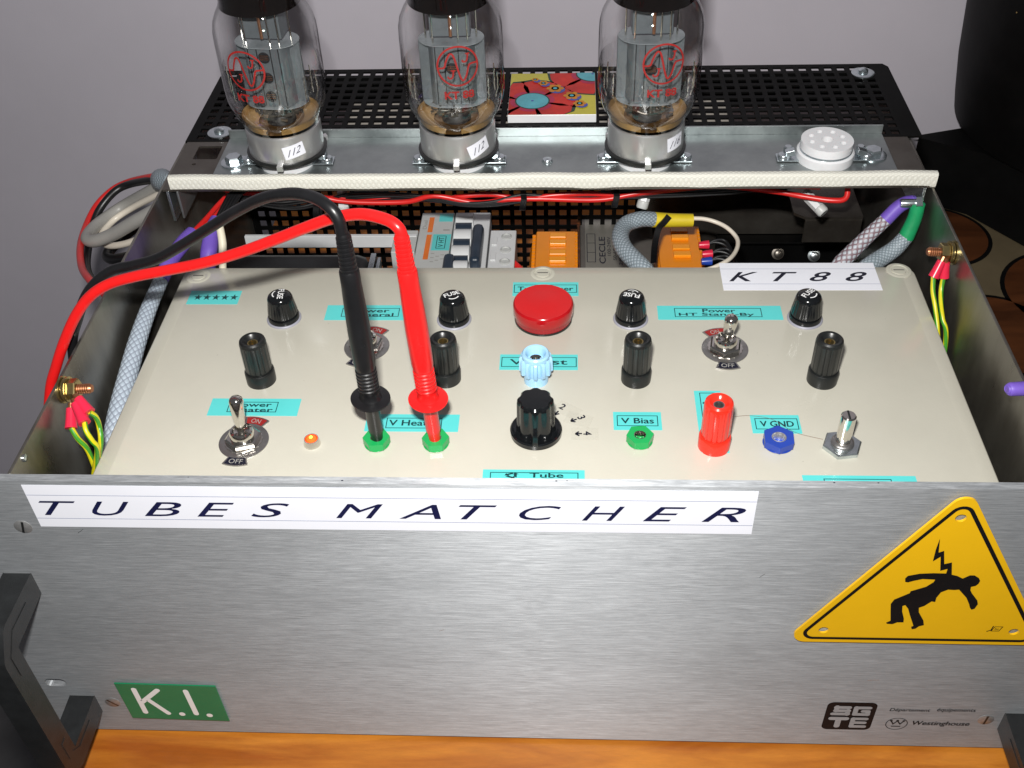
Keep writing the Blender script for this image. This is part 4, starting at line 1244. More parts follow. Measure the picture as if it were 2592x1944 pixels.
    b_ = B(); b_.lathe([(0.9, 78), (0.9, 98)], (0.5, -8.2, 0), 10)
    part(R3(b_), 'copper_rod', M['copper_rod'], r_)
    for sd in (-1, 1):  # chrome wires added inside the glass to give glints at its sides
        for q, (th, z0, z1) in enumerate(((0.95, 44, 58), (1.2, 47, 63), (1.42, 40, 55))):
            b_ = B()
            pth = []
            for i in range(9):
                zz = z0 + (z1 - z0) * i / 8
                ra = 25.2 + 0.15 * math.sin(i * 2.1 + q) - max(0, 46 - zz) * 0.25
                pth.append((sd * ra * math.sin(th), -ra * math.cos(th), zz))
            b_.sweep(pth, 0.38, seg=6, n=2)
            part(b_, 'glint_wire', M['chrome'], r_)
    b_ = B()
    rr_ = random.Random(int(loc[0]))
    for k in range(16):
        a0 = rr_.uniform(0, 6.28)
        p0 = (6 * math.cos(a0), 6 * math.sin(a0), 33)
        p2 = (rr_.uniform(-13, 13), rr_.uniform(-11, 3), 38.5)
        b_.sweep([p0, (p0[0] * 1.3, p0[1] * 1.6, 31.5), (p2[0], p2[1], 33.5), p2], 0.6, seg=6, n=3)
        b_.obox((p2[0], p2[1] - 1.2, 33.4 + rr_.uniform(-2, 2)), (4.2, 0.5, 1.8), (0, rr_.uniform(-.3, .3), rr_.uniform(-.5, .5)))
    part(R3(b_), 'lead_wires', M['steel_dark'], r_)
    # red printed emblem and type number on the glass
    b_ = B(); F2 = ((0, 0, 0), (1, 0, 0), (0, 1, 0))
    b_.ribbon(circ(0, 0, 10.9, 48), 1.0, F2, closed=True)
    wave = smooth_path([(-10.6, -0.9, 0), (-7.4, -0.4, 0), (-6.3, 2.6, 0), (-4.6, 6.4, 0), (-3.2, 7.2, 0), (-1.8, 5.2, 0), (0.2, -3.0, 0), (1.6, -7.4, 0), (2.9, -8.0, 0), (4.4, -5.4, 0), (5.8, -0.6, 0), (7.0, 0.7, 0), (10.6, 0.9, 0)], 4)
    b_.ribbon([(p.x, p.y) for p in wave], 1.0, F2)
    for cx, cy in ((3.9, 4.2), (-4.2, -4.6)):
        jj = smooth_path([(cx + 1.7, cy + 2.3, 0), (cx + 1.3, cy - 0.6, 0), (cx + 0.4, cy - 1.9, 0), (cx - 1.0, cy - 1.8, 0), (cx - 1.4, cy - 0.8, 0)], 4)
        b_.ribbon([(p.x, p.y) for p in jj], 0.9, F2)
        b_.ribbon([(cx + 0.4, cy + 2.4), (cx + 2.7, cy + 2.4)], 0.7, F2)
    b_.v = [(p, q, 0.0) for p, q, z in b_.v]
    part(wrap(b_, az, 68.4 if az < 0 else 70.0), 'round_emblem_print', M['red_ink'], r_)
    b_ = B(); v2, f2 = text2d('KT 88', 16.2, 4.6, 0, 0.035); b_.add([(p, q, 0) for p, q in v2], f2)
    part(wrap(b_, az, 52.4 if az < 0 else 53.6), 'type_number_print', M['red_ink'], r_)
    return r_
tube_build((-165.8, 259.5, 206.6), -0.255, (0.44, 15.5, 0.16, 12.5, 8.0), '112', 'leftmost glass tube, its red emblem turned to the left', (44.5, 55.6, 67.5))
tube_build((-63.2, 259.5, 206.6), 0.20, (0.66, 15.3, 0.30, 13.5, 8.6), '112', 'middle glass tube, left of the floral tile', (60,))
tube_build((46.4, 259.5, 206.6), 0.19, (0.80, 17.0, 0.08, 12.0, 8.6), '116', 'rightmost glass tube, right of the floral tile', (58,))

# ------------------------------------------------------------------ perforated cover plate and tile
pc = thing('perforated_cover', 'black perforated metal cover plate over the rear of the chassis', 'cover plate', (-12, 338, 200))
vs, fs = perforated(-238.8, 216, 289.6, 389, 8.45, 8.7, 5.2, 5.0, -232.6, 204, 292.5, 387, lambda a, c: (a, c, 201.2))
# cut the two far corners a little
b = B(); b.add([(min(max(x, -237.8 if y > 380 else -238.8), 213 if y > 385 else 216), y, z) for x, y, z in vs], fs); b.flat = True
part(b, 'perforated_sheet', M['black_paint'], pc, solid=1.2)
for x, y in ((-219.5, 300.5), (197.2, 374.5)):
    b = B(); b.lathe([(7.6, 0), (7.6, 0.7), (6.8, 1.0), (3.2, 1.0)], (x, y, 201.2), 32)
    w = part(b, 'washer', M['zinc'], pc)
    b = B(); b.lathe([(3.4, 1.0), (3.2, 2.6), (2.0, 3.6), (0.01, 3.9)], (x, y, 201.2), 20)
    part(b, 'screw_head', M['zinc'], w)
tl = thing('floral_tile', 'small square ceramic tile painted with red flowers on the perforated cover', 'ceramic tile', (-9, 338, 202))
TX0, TX1, TY0, TY1 = -36.8, 19.0, 309.6, 367.5
b = B(); b.box(TX0, TX1, TY0, TY1, 201.4, 207.0)
part(b, 'tile_body', M['ceramic'], tl, bevel=0.4)
def tpoly(bb, pts, z):
    bb.poly([(min(max(a, TX0 + 0.2), TX1 - 0.2), min(max(c, TY0 + 0.2), TY1 - 0.2)) for a, c in pts], UP(z))
b = B(); tpoly(b, frame_rect(-60, 60, 300, 380), 207.05); part(b, 'glaze_ground', M['t_yellow'], tl)
def petals(cx, cy, R1, R2, n, ph, z, m, wid):
    bb = B()
    for k in range(n):
        a = ph + k * 2 * math.pi / n
        prof_ = [(R1, -wid * 0.3), (R1 + (R2 - R1) * 0.45, -wid * 0.78), (R2 * 0.82, -wid * 0.9), (R2 * 0.96, -wid * 0.55), (R2, 0), (R2 * 0.96, wid * 0.55), (R2 * 0.82, wid * 0.9), (R1 + (R2 - R1) * 0.45, wid * 0.78), (R1, wid * 0.3)]
        tpoly(bb, [(cx + p, cy + q) for p, q in rot2(prof_, a)], z)
    part(bb, 'painted_petals', M[m], tl)
for (cx, cy) in ((-21.6, 328.0), (17.5, 365.5)):
    big = cx < 0
    petals(cx, cy, 6, 30, 6, 0.25, 207.10, 't_dark', 17.0)
    petals(cx, cy, 6, 28.5, 6, 0.25, 207.15, 't_red', 14.2)
    petals(cx, cy, 5, 14.5, 6, 0.25, 207.20, 't_mag', 6.2)
    b = B(); tpoly(b, circ(cx, cy, 11.2, 36), 207.25); part(b, 'painted_rim', M['t_dark'], tl)
    b = B(); tpoly(b, circ(cx, cy, 10.3, 36), 207.30); part(b, 'painted_centre', M['t_teal'], tl)
    b = B(); tpoly(b, circ(cx, cy, 0.9, 12), 207.35); part(b, 'painted_dot', M['t_blue'], tl)
k0 = 0.0
for (cx, cy, s_) in ((-7.2, 345, 1.0), (3.6, 334.5, 0.95), (8.6, 323.5, 0.75), (-15.0, 352, 0.6), (-20.5, 357, 0.45)):
    b = B(); tpoly(b, circ(cx + 1.2, cy - 1.8, 5.4 * s_, 14), 207.32 + k0); part(b, 'painted_shade', M['t_blue'], tl)
    b = B()
    for k in range(6):
        a = k * math.pi / 3
        tpoly(b, circ(cx + 3.8 * s_ * math.cos(a), cy + 3.8 * s_ * math.sin(a), 2.0 * s_, 10), 207.36 + k0 + k * 0.004)
    part(b, 'painted_blossom', M['t_orange'], tl)
    b = B(); tpoly(b, circ(cx, cy, 2.6 * s_, 12), 207.42 + k0); tpoly(b, circ(cx, cy, 2.6 * s_, 12), 207.42 + k0); part(b, 'painted_blossom_rim', M['t_mag'], tl)
    b = B(); tpoly(b, circ(cx, cy, 1.4 * s_, 12), 207.45 + k0); part(b, 'painted_blossom_eye', M['t_teal'], tl)
    k0 += 0.1

# ------------------------------------------------------------------ test leads
def lead(x, y, m, cable_pts, lab, lean):
    r_ = thing('test_lead', lab, 'test lead', (x, y, 173.4), group='test leads with long probes')
    dx = lean
    ax = (dx, 0.0, 1.0)
    o_ = (x, y, 0)
    P = lambda prof: [(r, h) for r, h in prof]
    base = (x - dx * 170, y, 0)
    b_ = B(); b_.lathe([(2.5, 170), (2.8, 175), (3.1, 178.5), (3.5, 180), (3.45, 195), (4.4, 197.6)], base, 32, axis=ax)
    part(b_, 'probe_tip', M[m], r_)
    b_ = B(); b_.lathe([(3.5, 196.9), (8.2, 198.2), (9.3, 198.7), (9.3, 199.3), (8.6, 199.6), (5.3, 200.1), (4.6, 201.4), (4.5, 203.6)], base, 44, axis=ax, rmod=lambda a, h: 1 - 0.05 * math.cos(2 * a))
    part(b_, 'finger_guard', M[m], r_)
    pr = [(4.6, 203.2)]
    for k in range(6):
        z = 205 + k * 2.1
        pr += [(4.55, z), (4.85, z + 0.5), (4.85, z + 1.1), (4.35, z + 1.5), (4.35, z + 1.9)]
    pr += [(4.6, 218.4)]
    b_ = B(); b_.lathe(pr, base, 32, axis=ax, cap=False)
    part(b_, 'ribbed_grip', M[m], r_)
    b_ = B(); b_.lathe([(4.6, 218.2), (4.95, 221), (5.05, 240), (4.75, 252), (4.35, 264), (4.3, 270.5), (4.0, 271.4)], base, 36, axis=ax)
    b_.lathe([(1.3, 0), (1.3, 0.2), (0.9, 0.25)], (x + 1.2 + dx * 60, y - 4.7, 234), 14, axis=(0, -1, 0))
    part(b_, 'probe_body', M[m], r_)
    pr = [(3.7, 270.8)]
    for k in range(8):
        z = 271.5 + k * 2.1
        rr = 3.75 - k * 0.07
        pr += [(rr, z), (rr, z + 1.1), (rr - 0.42, z + 1.25), (rr - 0.42, z + 1.9)]
    pr += [(2.7, 288.8), (2.5, 289.5)]
    b_ = B(); b_.lathe(pr, base, 28, axis=ax)
    part(b_, 'strain_relief', M[m], r_)
    b_ = B(); b_.sweep(cable_pts, 2.55, seg=20, n=7)
    part(b_, 'cable', M[m], r_)
lead(-88.6, 54, 'black_rubber', [(-89.6, 54.0, 283), (-89.7, 54.0, 290.1), (-90.4, 54.4, 296.2), (-93.6, 56.4, 300.0), (-100.6, 62.0, 301.0), (-111.2, 68.0, 299.2), (-125.8, 76.0, 292.2), (-141.9, 84.0, 280.6), (-158.4, 90.0, 267.9), (-175.0, 94.0, 255.8), (-188.9, 97.0, 246.8), (-201.7, 99.0, 241.8), (-212.9, 100.0, 238.4), (-222.2, 100.0, 232.3), (-230.4, 99.0, 223.6), (-238.3, 98.0, 210.2), (-245.5, 97.0, 194), (-252, 100, 160), (-256, 115, 110), (-262, 130, 30), (-290, 135, -60), (-330, 140, -260)],
     'black probe and cable plugged into the left green socket', -0.006)
lead(-61.0, 54, 'red', [(-65.1, 54.0, 283), (-65.4, 54.0, 288), (-66.9, 54.6, 291.8), (-71.9, 57.6, 293.4), (-82.8, 63.0, 292.4), (-95.8, 68.0, 287.4), (-109.4, 72.0, 280.0), (-123.5, 76.0, 271.9), (-142.6, 80.0, 262.1), (-161.7, 83.0, 254.3), (-181.0, 86.0, 248.1), (-198.1, 88.0, 243.1), (-211.8, 89.0, 238.1), (-222.6, 89.0, 231.2), (-232.1, 88.0, 220.9), (-241.4, 86.0, 206.9), (-249.5, 84.0, 192.3), (-257.4, 82.0, 175.7), (-268, 78, 140), (-280, 72, 80), (-292, 66, 0), (-300, 60, -120), (-305, 60, -260)],
     'red probe and cable plugged into the right green socket', -0.040)

# ------------------------------------------------------------------ earth bolts on the side walls
def earth(sgn, x, y, z, lab, crimps, wires):
    r_ = thing('earth_terminal', lab, 'earth terminal', (x, y, z))
    A = (sgn, -0.0, 0.06)
    b_ = B(); b_.lathe([(6.6, 0), (6.6, 1.0)], (x, y, z), 36, axis=A); b_.lathe([(5.6, 1.4), (5.6, 2.2)], (x, y, z), 36, axis=A); b_.lathe([(6.2, 2.6), (6.2, 3.4)], (x, y, z), 36, axis=A)
    part(b_, 'washers', M['brass'], r_)
    b_ = B(); b_.lathe([(4.6, 3.4), (5.2, 3.8), (5.2, 7.4), (4.7, 7.9)], (x, y, z), 6, axis=A)
    part(b_, 'hex_nut', M['brass'], r_)
    b_ = B()
    pr = []
    for k in range(14):
        pr += [(2.5, -1 + k * 1.1), (2.15, -0.5 + k * 1.1)]
    pr += [(1.8, 14.6)]
    b_.lathe(pr, (x, y, z), 20, axis=A)
    part(b_, 'threaded_stud', M['copper'], r_)
    for (p0, p1) in crimps:
        b_ = B()
        d_ = (Vector(p1) - Vector(p0))
        b_.lathe([(1.5, -3), (1.5, 0)], p0, 10, axis=d_)
        part(b_, 'ring_tongue', M['copper'], r_)
        b_ = B(); b_.lathe([(2.3, -0.5), (2.5, d_.length * 0.5), (2.9, d_.length)], p0, 20, axis=d_)
        part(b_, 'crimp', M['crimp'], r_)
    for w_ in wires:
        b_ = B(); b_.sweep(w_, 1.3, seg=12)
        part(b_, 'earth_wire', M['yg'], r_)
earth(1, -238.4, 64.0, 194.5, 'brass earth bolt with three red crimps on the left side wall',
      [((-226.5, 54.5, 197.0), (-220.8, 49.4, 193.4)), ((-227.6, 52.5, 195.6), (-222.0, 44.5, 191.2)), ((-232.5, 55.0, 190.0), (-231.5, 47.6, 184.8))],
      [[(-222.2, 44.9, 191.4), (-221.0, 41.6, 189.0), (-219.0, 39.9, 184.3), (-218.5, 40.5, 178.0), (-226, 42, 160)],
       [(-220.9, 49.6, 193.6), (-219.6, 51.0, 189.0), (-219.4, 50.4, 183.4), (-218.9, 46.0, 177.3), (-226, 46, 160)],
       [(-231.5, 47.8, 185.0), (-229.0, 45.6, 180.0), (-226.0, 44.8, 172.8), (-226, 44, 155)]])
earth(-1, 207.9, 178.0, 193.0, 'brass earth bolt with two red crimps on the right side wall',
      [((200.1, 172.5, 191.0), (196.8, 169.0, 183.5)), ((202.6, 173.0, 190.0), (203.0, 171.0, 182.0))],
      [[(196.8, 169.2, 183.8), (197.0, 165.0, 177.0), (198.4, 160.0, 170.5), (199.6, 150.0, 160), (202, 140, 140)],
       [(203.0, 171.2, 182.4), (202.3, 168.0, 176.1), (201.8, 162.0, 171.1), (202.1, 155.0, 165.9), (204.4, 150.0, 158.2), (205, 140, 130)]])

# ------------------------------------------------------------------ wiring inside the left gap
t = thing('braided_harness', 'grey braided wiring sleeve with violet ends in the left side gap', 'wiring', (-230, 150, 160))
b = B(); b.sweep([(-230, 30, 120), (-230, 60, 143), (-230.0, 87.4, 155.5), (-230.2, 114.8, 163.5), (-230.4, 134.5, 168.0), (-230.4, 158.3, 171.5), (-229.8, 183.0, 173.4), (-229, 190, 174)], [5.2, 5.2, 5.4, 5.0, 4.8, 4.4, 4.0, 3.6], seg=20)
part(b, 'braided_sleeve', M['braid_lt'], t)
b = B(); b.sweep([(-229.4, 180.0, 174.0), (-228.6, 190.0, 175.6), (-227.6, 202.0, 176.0), (-225, 216.1, 176.0), (-222.6, 224.4, 176.2)], [3.9, 4.5, 4.4, 4.6, 4.3], seg=20)
part(b, 'violet_end', M['violet'], t)
b = B(); b.sweep([(-223.0, 222, 176.6), (-218.0, 240, 176.6), (-214.5, 252, 177.4), (-210.0, 262.0, 179)], 1.5, seg=12)
b.sweep([(-221.5, 222, 175.0), (-215.5, 240, 175.0), (-211.5, 252, 176.0), (-206.0, 262.0, 179)], 1.5, seg=12)
part(b, 'red_wire', M['red_wire'], t)
t = thing('short_harness', 'short violet sleeved wires dropping beside a cream cable behind the lid', 'wiring', (-208, 215, 165))
b = B(); b.sweep([(-213, 195, 140), (-211.5, 203.5, 160.0), (-210.5, 211.0, 171.0), (-210.5, 226.0, 177.4), (-209.4, 233.4, 179.6)], [2.5, 4.2, 4.9, 4.4, 4.0], seg=20)
part(b, 'violet_end', M['violet'], t)
b = B(); b.sweep([(-203.0, 219.2, 185.8), (-201.0, 211.7, 177.6), (-201.0, 203.8, 168.0), (-203, 200, 150)], [2.2, 2.4, 2.2, 2.0], seg=14)
part(b, 'cream_cable', M['cream_wire'], t)
b = B()
for k in range(4):
    b.sweep([(-209.5 + k * 1.3, 232, 179.2), (-207 + k * 1.7, 240, 183), (-203 + k * 2, 252, 187), (-196 + k * 2, 262, 186)], 1.5, seg=10)
part(b, 'black_wires', M['black_rubber'], t)

# wire loom below the shelf
t = thing('wire_loom', 'loom of red and black wires tied along below the tube shelf', 'wiring', (-30, 258, 178))
b = B()
b.sweep([(-212, 262, 184), (-200.6, 262.0, 181.1), (-150, 262, 177), (-120, 262.0, 176.5), (-88.6, 262.0, 175.5), (-76.4, 262.0, 174.7), (-63.9, 260.0, 178.7), (-44.5, 260.0, 180.0), (-26.4, 258.0, 177.6), (-8.4, 258.0, 180.3), (15.4, 260.0, 180.3), (34.7, 262.0, 177.3), (51.2, 262.0, 179.6), (90, 260, 185), (125.0, 260.0, 181.2), (141.1, 255.0, 180.8), (157.7, 250.0, 180.9), (166, 250.0, 182.5), (167, 256, 190)], 1.7, seg=12)
b.sweep([(-205, 258, 190), (-170, 258, 188), (-140, 257, 178), (-100, 258, 176), (-80, 257, 181), (-55, 257, 176), (-35, 257, 178.2), (-15, 257, 178.5), (20, 258, 177), (45, 259, 181), (90, 256, 189), (150, 250, 190)], 1.6, seg=12)
part(b, 'red_wire', M['red_wire'], t)
b = B()
rw = random.Random(3)
for k in range(4):
    o = k * 1.7
    J = lambda: rw.uniform(-1.3, 1.3)
    b.sweep([(-205, 262 + o, 176), (-182.1, 262.0 + J(), 170.5 + o * 0.7 + J()), (-165.9, 262.0, 169.5 + o + J()), (-147.8, 262.0 + J() * 2, 172.5 + o + J()), (-129.5, 260.0, 175.4 + o + J()), (-105.0, 260.0, 178 + o * 0.6 + J()), (-80.7, 258.0, 176.9 + o * 0.5), (-62.5, 256.0, 174.6 + o * 0.4), (-44.5, 256.0, 174.4 + o * 0.6), (-26.5, 258.0, 175.9 + o), (-8.4, 258.0, 178.2 + o * .4), (40, 262, 176 + o), (90, 262, 178 + o), (150, 262, 184 + o)], 0.95, seg=8)
part(b, 'black_wires', M['black_rubber'], t)
for x, z in ((-154, 171), (-26, 176), (30, 178)):
    b = B(); b.sweep([(x + 0.8, 253.5, z + 4.5), (x, 252.8, z), (x - 0.5, 255, z - 4), (x, 262, z - 4.5), (x, 266, z), (x, 262, z + 5), (x + 0.8, 253.5, z + 4.5)], 1, n=3, sec=[(0.5, 1.8), (-0.5, 1.8), (-0.5, -1.8), (0.5, -1.8)])
    part(b, 'cable_tie', M['black_rubber'], t)

# ------------------------------------------------------------------ circuit breaker, terminal blocks, module
t = thing('circuit_breaker', 'light grey circuit breaker with dark levers and a cyan V HT label', 'circuit breaker', (-78, 318, 40))
b = B(); b.box(-103, -79.6, 270, 349.5, 30, 110)
body = part(b, 'left_module', M['grey_lt'], t, bevel=0.8)
b = B(); b.box(-79.0, -53.6, 270, 349.5, 30, 110)
part(b, 'right_module', M['white_plastic'], t, bevel=0.8)
for yy0, yy1 in ((324, 343), (291, 321)):
    b = B(); b.poly(frame_rect(-97.0, -93.5, yy0, yy1), UP(110.1)); part(b, 'orange_stripe', M['orange_print'], t)
b = B(); b.poly(frame_rect(-92.4, -79.9, 301.7, 321.3), UP(110.1), 0.1)
tp = part(b, 'cyan_label', M['cyan'], t)
b = B(); b.ribbon(frame_rect(-89.2, -83.2, 304, 319), 0.5, UP(110.3), closed=True)
v2, f2 = text2d('V HT', 12, 3.6, 0, 0.01); b.flat2d([(a - 86.2, c + 311.5) for a, c in rot2(v2, math.pi / 2)], f2, UP(110.3))
part(b, 'print', M['ink_teal'], tp)
b = B(); b.poly(frame_rect(-90.0, -80.4, 337.5, 347.5), UP(110.1), 0.1); part(b, 'cyan_label', M['cyan'], t)
b = B(); v2, f2 = text2d('Dual', 11, 2.8, 0, 0.01); b.flat2d([(a - 99.4, c + 333.5) for a, c in rot2(v2, math.pi / 2)], f2, UP(110.1))
b.poly(frame_rect(-86, -81.5, 326, 327.6), UP(110.1))
for k in range(7):
    b.poly(frame_rect(-92 + (k % 3) * 3.4, -89.6 + (k % 3) * 3.4, 288 + k * 1.6, 288.8 + k * 1.6), UP(110.1))
part(b, 'small_print', M['grey_wire'], t)
for i, yc in enumerate((338, 318, 298, 280)):
    b = B(); b.lathe([(7.4, -6.6), (8.6, -6.0), (8.6, 6.0), (7.4, 6.6)], (-71.5, yc, 106.5), 32, axis=(1, 0, 0))
    part(b, 'lever_cheek', M['white_plastic'], t)
    b = B(); b.lathe([(6.2, -5.6), (6.2, 5.6)], (-71.5, yc - 10, 108), 28, axis=(1, 0, 0))
    part(b, 'lever_gap', M['navy'], t)
b = B(); b.box(-64.2, -56.6, 278, 322, 108, 119.5)
part(b, 'long_lever', M['navy'], t, bevel=3)
b = B(); b.box(-82.0, -74.4, 268, 290, 106, 117)
part(b, 'short_lever', M['navy'], t, bevel=3)

t = thing('white_terminal_block', 'white plastic terminal block right of the circuit breaker', 'terminal block', (-42, 300, 40))
b = B(); b.box(-52.5, -34.4, 268, 326.6, 30, 110)
part(b, 'body', M['white_plastic'], t, bevel=0.8)
for yc in (318, 302, 288):
    b = B(); b.lathe([(3.6, -0.6), (3.8, 0.5), (3.0, 0.9), (2.6, 0.1), (0.01, 0.1)], (-41, yc, 110), 24)
    part(b, 'screw_well', M['grey_lt'], t)
for yc in (312, 294):
    b = B(); b.box(-51, -47.2, yc - 5, yc + 4, 110, 111.2)
    part(b, 'clip', M['white_plastic'], t, bevel=0.3)
t = thing('mounting_rail', 'pale metal mounting rail behind the red cable', 'rail', (-160, 320, 95))
b = B(); b.box(-226, -104, 318.5, 321.5, 101, 110.5)
part(b, 'rail_strip', M['white_plastic'], t, bevel=0.4)
b = B(); b.box(-120, -103.5, 300, 327, 60, 110)
part(b, 'end_clamp', M['grey_lt'], t, bevel=0.8)
t = thing('dark_transformer_case', 'dark rounded metal case lying below the pale rail', 'transformer', (-185, 270, 60))
b = B(); b.box(-236, -133, 240, 300, 20, 112)
part(b, 'case', M['handle'], t, bevel=9)
b = B(); b.box(-132.6, -129, 250, 296, 70, 112); b.box(-128, -125.8, 252, 294, 70, 110)
part(b, 'clamp_strap', M['zinc'], t, bevel=0.4)
b = B(); b.lathe([(4.2, 0), (4.2, 8), (3.4, 9)], (-186, 216, 143), 6, axis=(0.1, 0.2, 1))
solo(b, 'grey_plastic_bolt', M['grey_lt'], 'pale grey bolt head just behind the lid edge under the red cable', 'bolt')

def orange_block(x0, x1, y0, y1, z, n, lab, taper):
    r_ = thing('orange_terminal_block', lab, 'terminal block', ((x0 + x1) / 2, (y0 + y1) / 2, 40), group='orange lever terminal blocks')
    b_ = B(); b_.add([(x0 - taper, y0 - 14, z - 16), (x1, y0 - 14, z - 16), (x1, y1, z - 16), (x0 - taper, y1, z - 16), (x0, y0 - 14, z), (x1, y0 - 14, z), (x1, y1, z), (x0, y1, z)],
                     [(3, 2, 1, 0), (4, 5, 6, 7), (0, 1, 5, 4), (1, 2, 6, 5), (2, 3, 7, 6), (3, 0, 4, 7)])
    b_.box(x0 - taper, x1, y0 - 14, y1, 30, z - 16)
    part(b_, 'housing', M['orange'], r_, bevel=0.7)
    w_ = (x1 - x0)
    for k in range(n):
        yc = y1 - 6.5 - k * 9.2 - (2 if k > 1 else 0)
        b_ = B(); b_.box(x0 + w_ * 0.34, x1 - w_ * 0.24, yc - 3.0, yc + 2.4, z, z + 1.6 + (0.9 if k % 2 else 0))
        part(b_, 'lever', M['orange_hi'], r_, bevel=0.6)
    for k in range(int((y1 - y0 + 14) / 4)):
        yc = y1 - 2.4 - k * 4
        b_ = B(); b_.box(x1 - 0.2, x1 + 1.4, yc - 1.4, yc + 1.0, z - 3, z + 0.2)
        b_.box(x0 - 0.4 - taper * 0.5, x0 + 0.3 - taper * 0.2, yc - 0.8, yc + 0.8, z - 12, z - 2)
        part(b_, 'rib', M['orange'], r_)
orange_block(-20.2, 6.7, 286, 325, 110, 4, 'orange terminal block left of the grey power module', 5)
orange_block(63.0, 90.8, 286, 331, 110, 4, 'orange terminal block right of the grey power module', 0)
b = B(); b.sweep([(-38, 300, 104), (-32, 292, 103), (-27, 285, 102), (-24, 280, 100)], 2.0, seg=12)
solo(b, 'red_link_wire', M['red_wire'], 'short red wire entering the left orange block', 'wire')

t = thing('power_module', 'taupe grey power module with a printed foil label', 'power module', (38, 360, 30))
b = B(); b.box(10.5, 64.5, 300, 400 - 11, 10, 80)
part(b, 'case', M['module'], t, bevel=1.0)
b = B(); b.poly(frame_rect(14.2, 45, 305, 387), UP(80.05), 0.1)
lb = part(b, 'foil_label', M['module_label'], t)
b = B(); f = UP(80.3)
v2, f2 = text2d('CECLE', 34, 4.6, 0, 0.01); b.flat2d([(a + 26.5, c + 345) for a, c in rot2(v2, math.pi / 2)], f2, f)
for k, (tx_, hh) in enumerate((('100-240V', 2.6), ('50-60 Hz', 2.6), ('24V 2A', 2.6))):
    v2, f2 = text2d(tx_, 24, hh); b.flat2d([(a + 31.5 + k * 4, c + 350 - k * 6) for a, c in rot2(v2, math.pi / 2)], f2, f)
b.ribbon(frame_rect(15.5, 21.5, 330, 366), 0.5, f, closed=True)
for yv in (342, 354):
    b.ribbon([(15.5, yv), (21.5, yv)], 0.5, f)
part(b, 'print', M['ink'], lb)
b = B(); b.sweep([(9.5, 310, 84), (9.3, 335, 84.5), (9.3, 360, 84), (9.0, 380, 83)], 0.9, seg=8)
b.obox((9.4, 376, 83), (2.5, 3, 3)); b.obox((9.4, 340, 84), (2.0, 2.5, 2.6))
part(b, 'copper_strip', M['copper'], t)

t = thing('sleeved_cable_loop', 'grey braided cable loop ending in a yellow sleeve and white wire', 'cable', (50, 245, 150))
b = B(); b.sweep([(52, 200, 150), (47.5, 212.0, 156), (40.3, 225.0, 156.7), (35.6, 235.0, 156.8), (33.6, 245.0, 157.0), (34.6, 255.0, 156.6), (38.2, 262.0, 157.1), (44.7, 266.0, 157.3), (49.5, 268.0, 156.7), (55.2, 270.0, 155.0)], [5.2, 5.6, 5.4, 5.2, 5.0, 4.8], seg=22)
part(b, 'braided_sleeve', M['braid'], t)
b = B(); b.sweep([(54.5, 270.0, 154.9), (66.6, 271.0, 153.7), (80.0, 272.0, 153.0)], [4.9, 4.4, 4.1], seg=22)
part(b, 'yellow_sleeve', M['yellow_sleeve'], t)
b = B(); b.sweep([(76.3, 272.0, 154.4), (86.7, 272.0, 154.0), (95.4, 270.0, 152.4), (101.6, 265.0, 151.3), (106.0, 258.0, 149.6), (106.1, 250.0, 149.5), (102.9, 240.0, 150.0), (97.2, 230.0, 151.5), (88.4, 222.0, 152.2), (82.9, 221.0, 151)], 1.35, seg=14)
part(b, 'white_wire', M['cream_pale'], t)
b = B(); b.sweep([(64.5, 266.5, 159.8), (61.5, 264.8, 156.5), (58.5, 264.5, 152.5), (56.8, 262.0, 146.7), (56.2, 262.0, 138.2), (56.6, 266, 125)], 1, n=4, sec=[(0.6, 1.9), (-0.6, 1.9), (-0.6, -1.9), (0.6, -1.9)])
part(b, 'cable_tie', M['black_rubber'], t)
for (cx, cy, cz, mm_, lab, gl) in ((90.0, 290, 122, 'crimp', 'upper red wire ferrule beside the right orange block', 5), (91.0, 278, 123, 'crimp', 'lower red wire ferrule beside the right orange block', 5), (88.6, 262, 128.5, 'blue', 'blue wire ferrule beside the right orange block', 5)):
    r_ = thing('wire_ferrule', lab, 'ferrule', (cx, cy, cz))
    b = B(); b.lathe([(2.0, -2), (2.6, 1), (2.9, 4.5)], (cx, cy, cz), 18, axis=(1, 0.1, 0))
    part(b, 'collar', M[mm_], r_)
    b = B()
    for q in range(2):
        b.sweep([(cx + 3, cy, cz), (cx + 9, cy + 1 + q, cz + 1.2 + q), (cx + 16, cy - 2 + q * 3, cz + q * 1.5), (cx + 20, cy - 12, cz - 4), (cx + 18, cy - 22, cz - 20)], 1.0, seg=10)
    part(b, 'black_wire', M['black_rubber'], r_)

# nylon standoffs
for (x, y, z, ax, lab) in ((47.4, 262.5, 171.5, (-0.25, -0.45, -0.8), 'white nylon spacer hanging above the braided loop'), (153.5, 254, 172.0, (0.55, -0.6, -0.35), 'white nylon spacer hanging by the brown bracket'), (-138.5, 262, 169, (0, -0.3, -1), 'white nylon spacer half hidden behind the black cable')):
    r_ = thing('nylon_spacer', lab, 'spacer', (x, y, z), group='white nylon spacers under the shelf')
    A = Vector(ax).normalized()
    b = B(); b.lathe([(3.4, -15), (3.4, -1.5)], (x, y, z), 6, axis=A)
    part(b, 'body', M['white_plastic'], r_)
    b = B(); b.lathe([(3.2, -1.6), (3.6, -1.2), (3.6, 2.2), (3.0, 3.2)], (x, y, z), 24, axis=A)
    part(b, 'screw_head', M['grey_lt'], r_)
    Q = Vector((x, y, z)) + A * 3.25
    U = A.orthogonal().normalized()
    V = A.cross(U)
    b = B(); b.poly([(-2.4, -0.35), (2.4, -0.35), (2.4, 0.35), (-2.4, 0.35)], (Q, U, V))
    part(b, 'slot', M['module'], r_)

